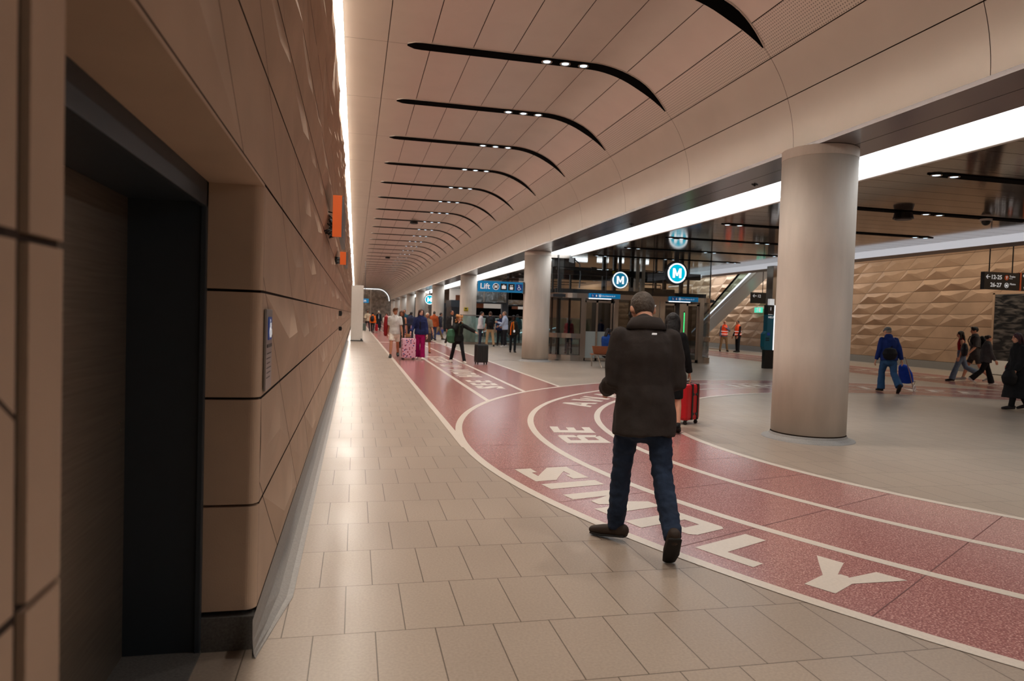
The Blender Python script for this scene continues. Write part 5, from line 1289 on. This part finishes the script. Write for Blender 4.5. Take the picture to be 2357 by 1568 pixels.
g = MB(); g.box(-.034, .034, -.07, .07, .004, .005); b2 = g.build('screen', M['signblack'], t); b2.location = pc; b2.rotation_euler = (.6, 0, .2)

# woman with red suitcase behind him
B = person('woman in black with long dark hair carrying red suitcase, half hidden', 4.28, 8.85, 24, 1.66, 'light', 'f', .013, legs=((8, 4), (-8, 12)), feet=(0, 14), arms=((5, 8, 12, 0), (2, 13, 8, 0)), top=('shirt', (18, 18, 20)), bottom=('skirt', (16, 16, 18)), hair=('long', (16, 14, 15)), shoes=(18, 17, 18), fit=.022)
suitcase('bright red cloth suitcase with black trim beside woman in black', 4.88, 9.55, .5, .54, .36, .26, (196, 14, 30), handle=0, trim=True)

C_ = person('man in pale tee and cream shorts walking toward camera', 1.36, 24.5, 184, 1.80, 'tan', 'm', .015, legs=walkR, feet=(14, 0), head=(20, 0), arms=((10, 10, 18, 0), (-6, 8, 14, 0)), top=('shirt', (206, 204, 200)), sleeve=.42, bottom=('shorts', (228, 218, 204)), hair=('thick', (104, 70, 44)), shoes=(40, 46, 44), fit=.02)
handbag('red jacket slung over the arm of the man in cream shorts', C_, C_['sp'](.16, .30, -.03), (.16, .22, .62), (140, 30, 34), [C_['sp'](.4, .27, -.02), C_['sp'](.5, .16, 0), C_['sp'](.4, .2, -.13)], name='jacket', cat='jacket')
D_ = person('woman in long dark dress behind the man in cream shorts', 1.85, 28.4, 182, 1.70, 'tan', 'f', .016, legs=((12, 4), (-8, 10)), feet=(0, 8), head=(-10, 0), arms=((4, 8, 12, 0), (4, 14, 8, 0)), top=('vesttop', (44, 44, 42)), bottom=('dress', (40, 42, 40)), hair=('bob', (88, 58, 42)), shoes=(30, 26, 26))
handbag('round tan handbag held by the woman in long dark dress', D_, D_['ARM'][0]['wr'] + Vector((0, 0, -.26)), (.34, .16, .28), (140, 98, 60), [D_['ARM'][0]['wr'] + Vector((-.1, 0, -.16)), D_['ARM'][0]['wr'] + Vector((0, 0, -.03)), D_['ARM'][0]['wr'] + Vector((.1, 0, -.16))])
E_1 = person('woman in navy puffer jacket and magenta trousers pulling pink suitcase', 2.17, 23.6, 188, 1.73, 'pale', 'f', .014, legs=((6, 2), (-4, 8)), feet=(0, 4), thigh_out=(0, 0), head=(26, -4), arms=((6, 10, 14, 0), (8, 22, 40, 0)), top=('puffer', (34, 42, 82)), bottom=('trousers', (150, 14, 86)), hair=('long', (58, 34, 28)), shoes=(226, 222, 218), legfit='wide', inner=(28, 28, 40))
suitcase('pale pink suitcase with coloured spots beside woman in magenta trousers', 1.76, 23.35, .2, .66, .46, .27, (224, 176, 196), handle=.45, spotted=True)
F_ = person('grey haired woman in patterned top and brown skirt', 2.86, 28.2, 184, 1.68, 'tan', 'f', .017, legs=walkL, feet=(0, 14), head=(10, 0), arms=((14, 12, 30, 0), (0, 12, 20, 0)), top=('shirt', (134, 120, 104)), sleeve=.55, bottom=('skirt', (74, 58, 50)), hair=('short', (206, 198, 186)), shoes=(150, 82, 48))
G_ = person('curly haired woman in black with hand to mouth, pulling black suitcase', 3.24, 22.1, 176, 1.60, 'light', 'f', .014, legs=((16, 4), (-16, 10)), feet=(0, 10), thigh_out=(8, 6), head=(14, 8), arms=((22, 62, 14, 0), (62, 6, 138, 38)), top=('jacket', (26, 27, 26)), bottom=('trousers', (26, 26, 28)), hair=('curly', (170, 116, 66)), shoes=(224, 218, 208), inner=(48, 54, 44))
suitcase('black hard shell suitcase with raised handle beside curly haired woman', 3.94, 21.7, .25, .58, .40, .26, (34, 35, 36), handle=.46)
handbag('dark green bag hanging at the hip of the curly haired woman', G_, G_['sp'](.05, .24, .02), (.34, .20, .36), (62, 104, 78), [G_['sp'](.2, .22, .03), G_['sp'](.47, -.08, .16), G_['sp'](.46, -.16, -.1), G_['sp'](.1, .2, -.1)], name='shoulder_bag')
H_ = person('tall man in cream and black jacket with shoulder strap, looking right', 4.70, 34.6, 168, 1.87, 'tan', 'm', .018, legs=walkL, feet=(0, 16), head=(30, 0), top=('jacket', (40, 38, 38)), bottom=('trousers', (60, 54, 50)), hair=('short', (44, 32, 28)), inner=(206, 198, 190), shoes=(200, 192, 180))
I_ = person('man with green backpack and tan trousers striding rightward', 5.1, 43.2, 70, 1.82, 'light', 'm', .02, legs=((26, 4), (-26, 16)), feet=(0, 20), top=('shirt', (50, 52, 66)), bottom=('trousers', (150, 126, 98)), hair=('short', (50, 38, 32)), shoes=(50, 44, 42), lean=10)
backpack('grey green backpack on the man striding in tan trousers', I_, (74, 94, 88), 1.2, .02)
handbag('blue duffel bag carried by the man in tan trousers', I_, I_['ARM'][0]['wr'] + Vector((0, .1, -.22)), (.3, .62, .34), (82, 102, 176), name='duffel_bag', cat='bag')
J_ = person('man in rust sweater seen from behind, between far pillars', 4.66, 42.0, 20, 1.80, 'light', 'm', .02, legs=((6, 4), (-6, 6)), top=('jacket', (166, 78, 40)), bottom=('trousers', (50, 60, 88)), hair=('short', (70, 62, 58)), bulk=1.1)
K_ = person('person in navy jacket seen from behind, left of the rust sweater', 3.24, 41.5, 10, 1.70, 'brown', 'm', .02, legs=((4, 4), (-6, 6)), top=('puffer', (44, 48, 70)), bottom=('trousers', (40, 40, 48)), hair=('thick', (24, 20, 20)))
L_ = person('tall man in teal shirt facing camera in the far crowd', 3.06, 44.6, 186, 1.86, 'tan', 'm', .02, legs=((4, 4), (-4, 4)), top=('shirt', (34, 78, 98)), bottom=('trousers', (70, 50, 66)), hair=('short', (36, 30, 28)))
M_ = person('small person in pink top in the far crowd', 3.5, 46.2, 10, 1.58, 'light', 'f', .022, legs=((4, 4), (-4, 4)), top=('shirt', (208, 150, 170)), bottom=('trousers', (60, 56, 66)), hair=('bob', (40, 34, 36)))
N1 = person('bearded man in tan shirt with suitcase by the far hoarding', 1.04, 60.2, 178, 1.82, 'brown', 'm', .024, legs=((6, 4), (-10, 10)), thigh_out=(6, 8), arms=((5, 8, 12, 0), (25, 14, 60, 20)), top=('shirt', (206, 190, 166)), bottom=('trousers', (52, 50, 58)), hair=('short', (30, 26, 24)))
suitcase('grey green suitcase of the man in tan shirt by the hoarding', .68, 59.6, 0, .62, .46, .28, (92, 104, 98), handle=.4)
N2 = person('person in orange top with black backpack walking away far off', 1.36, 55.6, 12, 1.70, 'brown', 'm', .022, legs=walkL, feet=(0, 24), top=('shirt', (240, 116, 36)), bottom=('trousers', (34, 34, 38)), hair=('short', (26, 24, 26)), shoes=(120, 116, 112))
backpack('black backpack on the person in orange top', N2, (36, 36, 40), 1.0, .022)
handbag('small red bag carried beside the person in orange top', N2, N2['ARM'][1]['wr'] + Vector((.06, 0, -.36)), (.24, .14, .5), (168, 30, 44), name='carry_bag')
N3 = person('woman in long black coat with pale hair far down the walkway', 2.06, 63.0, 180, 1.80, 'pale', 'f', .026, legs=((6, 4), (-6, 6)), top=('coat', (30, 32, 38)), bottom=('trousers', (40, 40, 44)), hair=('bob', (196, 186, 172)), inner=(190, 196, 204))
N4 = person('woman in pink top with white bag far down the walkway', 2.66, 60.6, 205, 1.70, 'light', 'f', .024, legs=walkR, top=('shirt', (224, 160, 164)), bottom=('trousers', (70, 84, 110)), hair=('long', (36, 30, 30)))
handbag('white shoulder bag on the woman in pink top', N4, N4['sp'](.12, .22, .05), (.3, .16, .4), (216, 208, 196), [N4['sp'](.3, .2, .06), N4['sp'](.52, .12, 0), N4['sp'](.3, .2, -.08)], name='shoulder_bag')

# the group standing by the balustrade
O1 = person('man in white shirt and navy trousers standing sideways by balustrade', 6.32, 35.3, 96, 1.82, 'light', 'm', .017, legs=((2, 2), (0, 4)), head=(0, 4), arms=((10, 5, 30, 10), (4, 5, 22, 10)), top=('shirt', (206, 200, 206)), bottom=('trousers', (46, 48, 64)), hair=('short', (44, 34, 30)), shoes=(26, 24, 24))
O2 = person('man in black tee and tan chinos standing with back to camera', 6.80, 35.1, 8, 1.84, 'light', 'm', .016, legs=((2, 2), (-2, 2)), thigh_out=(5, 7), arms=((4, 8, 6, 0), (4, 8, 6, 0)), top=('shirt', (40, 36, 36)), sleeve=.45, bottom=('trousers', (190, 158, 122)), hair=('short', (74, 52, 40)), shoes=(70, 56, 48))
backpack('black backpack worn by the man in tan chinos', O2, (28, 28, 32), .95, .016)
O3 = person('man in navy sweater half hidden behind light blue shirt', 7.62, 36.5, 190, 1.72, 'tan', 'm', .018, legs=((2, 2), (-2, 2)), top=('shirt', (36, 44, 78)), bottom=('trousers', (36, 36, 42)), hair=('short', (40, 30, 28)), arms=((10, 4, 70, 30), (4, 5, 10, 0)))
O4 = person('man in light blue shirt standing sideways, hand at chest', 7.55, 34.9, 282, 1.86, 'light', 'm', .016, legs=((2, 2), (-2, 2)), arms=((30, 6, 80, 20), (12, 6, 60, 10)), top=('shirt', (186, 198, 222)), bottom=('trousers', (36, 34, 38)), hair=('short', (130, 104, 84)), shoes=(196, 190, 186), bulk=1.08)
O5 = person('woman with lanyard in dark blazer and orange scarf walking', 6.76, 29.6, 186, 1.66, 'dark', 'f', .016, legs=((8, 4), (-4, 6)), thigh_out=(0, 0), top=('jacket', (50, 46, 42)), bottom=('trousers', (36, 38, 42)), hair=('bob', (24, 20, 20)), inner=(224, 130, 40), shoes=(30, 28, 28))
g = MB(); sp = O5['sp']; g.tube([sp(.46, .07, .12), sp(.2, .12, .16), sp(-.12, .13, .18)], .03, 6); g.build('orange_scarf', cloth((236, 106, 30)), O5['o'])
g = MB(); g.tube([sp(.5, -.06, .08), sp(.14, -.03, .185), sp(.5, .05, .08)], .006, 5); l_ = g.build('lanyard', cloth((230, 220, 200)), O5['o']); g = MB(); g.ball(sp(.06, -.03, .19), .045, 10, (1, .2, 1.3)); g.build('badge', M['signwhite'], l_)
O6 = person('person in teal jacket leaning beyond the balustrade', 9.45, 40.3, 15, 1.78, 'tan', 'm', .02, legs=((4, 4), (-4, 4)), top=('jacket', (40, 70, 78)), bottom=('trousers', (40, 42, 50)), hair=('short', (26, 24, 26)), lean=10)
R_ = person('person in dark red top standing behind the lift glass', 9.25, 29.4, 14, 1.64, 'light', 'f', .018, legs=((2, 2), (-2, 2)), top=('shirt', (158, 26, 52)), bottom=('trousers', (60, 64, 80)), hair=('bob', (150, 144, 140)))

# seated women
S_b = person('woman in blue sweater with dark bob seated on the bench', 7.93, 21.12, 42, 1.66, 'light', 'f', .014, lean=6, legs=((84, 84), (84, 84)), thigh_out=(3, 3), head=(-30, 4), arms=((30, 8, 60, 20), (30, 8, 60, 20)), top=('shirt', (24, 62, 130)), bottom=('trousers', (34, 34, 40)), hair=('bob', (26, 18, 20)), shoes=(30, 28, 30), fit=.03)
S_c = person('second seated person with dark hair beyond the blue sweater woman', 8.66, 21.15, 12, 1.62, 'light', 'f', .016, lean=4, legs=((84, 84), (84, 84)), thigh_out=(3, 3), head=(40, 6), arms=((30, 8, 60, 20), (30, 8, 60, 20)), top=('shirt', (40, 50, 84)), bottom=('trousers', (34, 34, 40)), hair=('bob', (24, 18, 18)), shoes=(30, 28, 30))

# staff in orange vests
P1 = person('bald staff member in orange vest with hand raised to face', 20.15, 35.2, 196, 1.76, 'light', 'm', .018, legs=((2, 2), (-2, 2)), thigh_out=(7, 7), arms=((40, 20, 130, 40), (2, 8, 10, 0)), top=('shirt', (110, 114, 132)), bottom=('trousers', (150, 120, 88)), hair=('bald', (120, 90, 70)), shoes=(40, 36, 36), vest=(255, 78, 30))
P2 = person('staff member in orange vest and black trousers turned sideways', 20.65, 34.6, 262, 1.78, 'tan', 'm', .018, legs=((4, 2), (-2, 4)), thigh_out=(3, 3), arms=((10, 8, 24, 10), (4, 10, 24, 0)), top=('shirt', (34, 30, 34)), bottom=('trousers', (32, 32, 36)), hair=('short', (30, 26, 26)), shoes=(26, 24, 24), vest=(255, 84, 34))

# people on the right
Q1 = person('man in blue shirt and grey cap walking away with shopping trolley', 12.55, 14.25, 16, 1.62, 'light', 'm', .012, lean=8, legs=((18, 22), (-10, 34)), feet=(0, 48), arms=((4, 12, 16, 0), (-14, 12, 14, 0)), head=(24, 4), top=('shirt', (28, 48, 112)), bottom=('trousers', (48, 82, 122)), hair=('cap', (104, 106, 106)), shoes=(34, 30, 32), fit=.026, bulk=1.08, legfit='wide', collar=True)
handbag('black waist bag on the back of the man in blue shirt', Q1, Q1['sp'](.06, -.07, -.20), (.36, .16, .22), (26, 26, 32), [Q1['sp'](.10, -.2, -.14), Q1['sp'](.24, 0, -.165), Q1['sp'](.48, .15, -.06)], name='waist_bag')
t = empty('shopping_trolley', (13.32, 14.5, 0), -1.1); tag(t, 'bright blue shopping trolley on white wheels pulled by capped man', 'trolley')
tm = Matrix.Rotation(math.radians(34), 4, 'X')
def tl(p): return tm @ Vector(p) + Vector((0, 0, .085))
b = Blob(); b.tube([tl((0, .09, .12)), tl((0, .10, .34)), tl((0, .08, .56))], [(.155, .10), (.165, .115), (.12, .08)], 14, flat0=True); b.build('bag', cloth((20, 66, 176), .6, .3), t, .013, 2)
g = MB(); g.tube([tl((-.15, 0, 0)), tl((-.15, 0, .5)), tl((-.13, 0, .92)), tl((.13, 0, .92)), tl((.15, 0, .5)), tl((.15, 0, 0))], .011, 8); g.tube([tl((-.15, 0, .04)), tl((-.14, .2, .06)), tl((.14, .2, .06)), tl((.15, 0, .04))], .009, 8); g.tube([tl((-.17, 0, 0)), tl((.17, 0, 0))], .009, 8); g.build('frame', M['steel'], t)
for sx in (-1, 1):
    g = MB(); c = tl((sx * .18, 0, 0)); g.tube([c + Vector((0, .075 * math.cos(a), .075 * math.sin(a))) for a in [k * 2 * PI / 20 for k in range(20)]], .012, 8, closed=True)
    for k in range(5): a = k * 2 * PI / 5; g.tube([c, c + Vector((0, .07 * math.cos(a), .07 * math.sin(a)))], .006, 5)
    g.build('wheel', M['white'], t)
Q2 = person('girl with long dark hair and wide blue jeans walking left', 17.98, 17.5, 306, 1.60, 'light', 'f', .014, legs=((20, 4), (-22, 40)), feet=(0, 40), arms=((2, 10, 20, 0), (-4, 10, 16, 0)), top=('vesttop', (140, 24, 30)), bottom=('trousers', (96, 110, 132)), hair=('long', (24, 18, 18)), shoes=(34, 34, 40), legfit='wide')
handbag('black shoulder bag on the girl in wide blue jeans', Q2, Q2['sp'](.18, -.20, -.05), (.44, .20, .30), (34, 38, 46), [Q2['sp'](.28, -.2, .06), Q2['sp'](.5, -.12, 0), Q2['sp'](.28, -.2, -.14)], name='shoulder_bag')
Q3 = person('youth in grey tee and shorts with backpack beside the jeans girl', 18.75, 17.75, 300, 1.75, 'light', 'm', .014, legs=walkR, feet=(20, 0), arms=((14, 10, 30, 0), (-8, 8, 16, 0)), top=('shirt', (72, 70, 72)), sleeve=.55, bottom=('shorts', (66, 64, 64)), hair=('thick', (20, 18, 20)), shoes=(150, 140, 138), fit=.024)
backpack('black backpack on the youth in grey shorts', Q3, (24, 25, 28), 1.0, .016)
Q4 = person('girl in grey cardigan and black trousers walking right', 17.7, 16.4, 112, 1.50, 'light', 'f', .013, legs=((20, 4), (-22, 26)), feet=(0, 30), arms=((-6, 10, 20, 0), (12, 8, 20, 0)), top=('jacket', (74, 74, 78)), bottom=('trousers', (24, 24, 28)), hair=('bun', (26, 20, 20)), shoes=(214, 208, 206), inner=(214, 214, 220), legfit='wide')
Q5 = person('woman in long black quilted coat walking left at frame edge', 12.83, 11.15, 290, 1.56, 'light', 'f', .012, legs=((14, 4), (-12, 14)), feet=(0, 12), head=(0, 0), arms=((6, 8, 30, 0), (4, 8, 26, 10)), top=('coat', (24, 25, 28)), bottom=('leggings', (20, 20, 22)), hair=('bob', (52, 22, 32)), shoes=(40, 36, 38))
handbag('black handbag carried in front by woman in long coat', Q5, Q5['ARM'][0]['wr'] + Vector((-.02, .12, -.12)), (.16, .30, .24), (22, 22, 25), name='handbag')
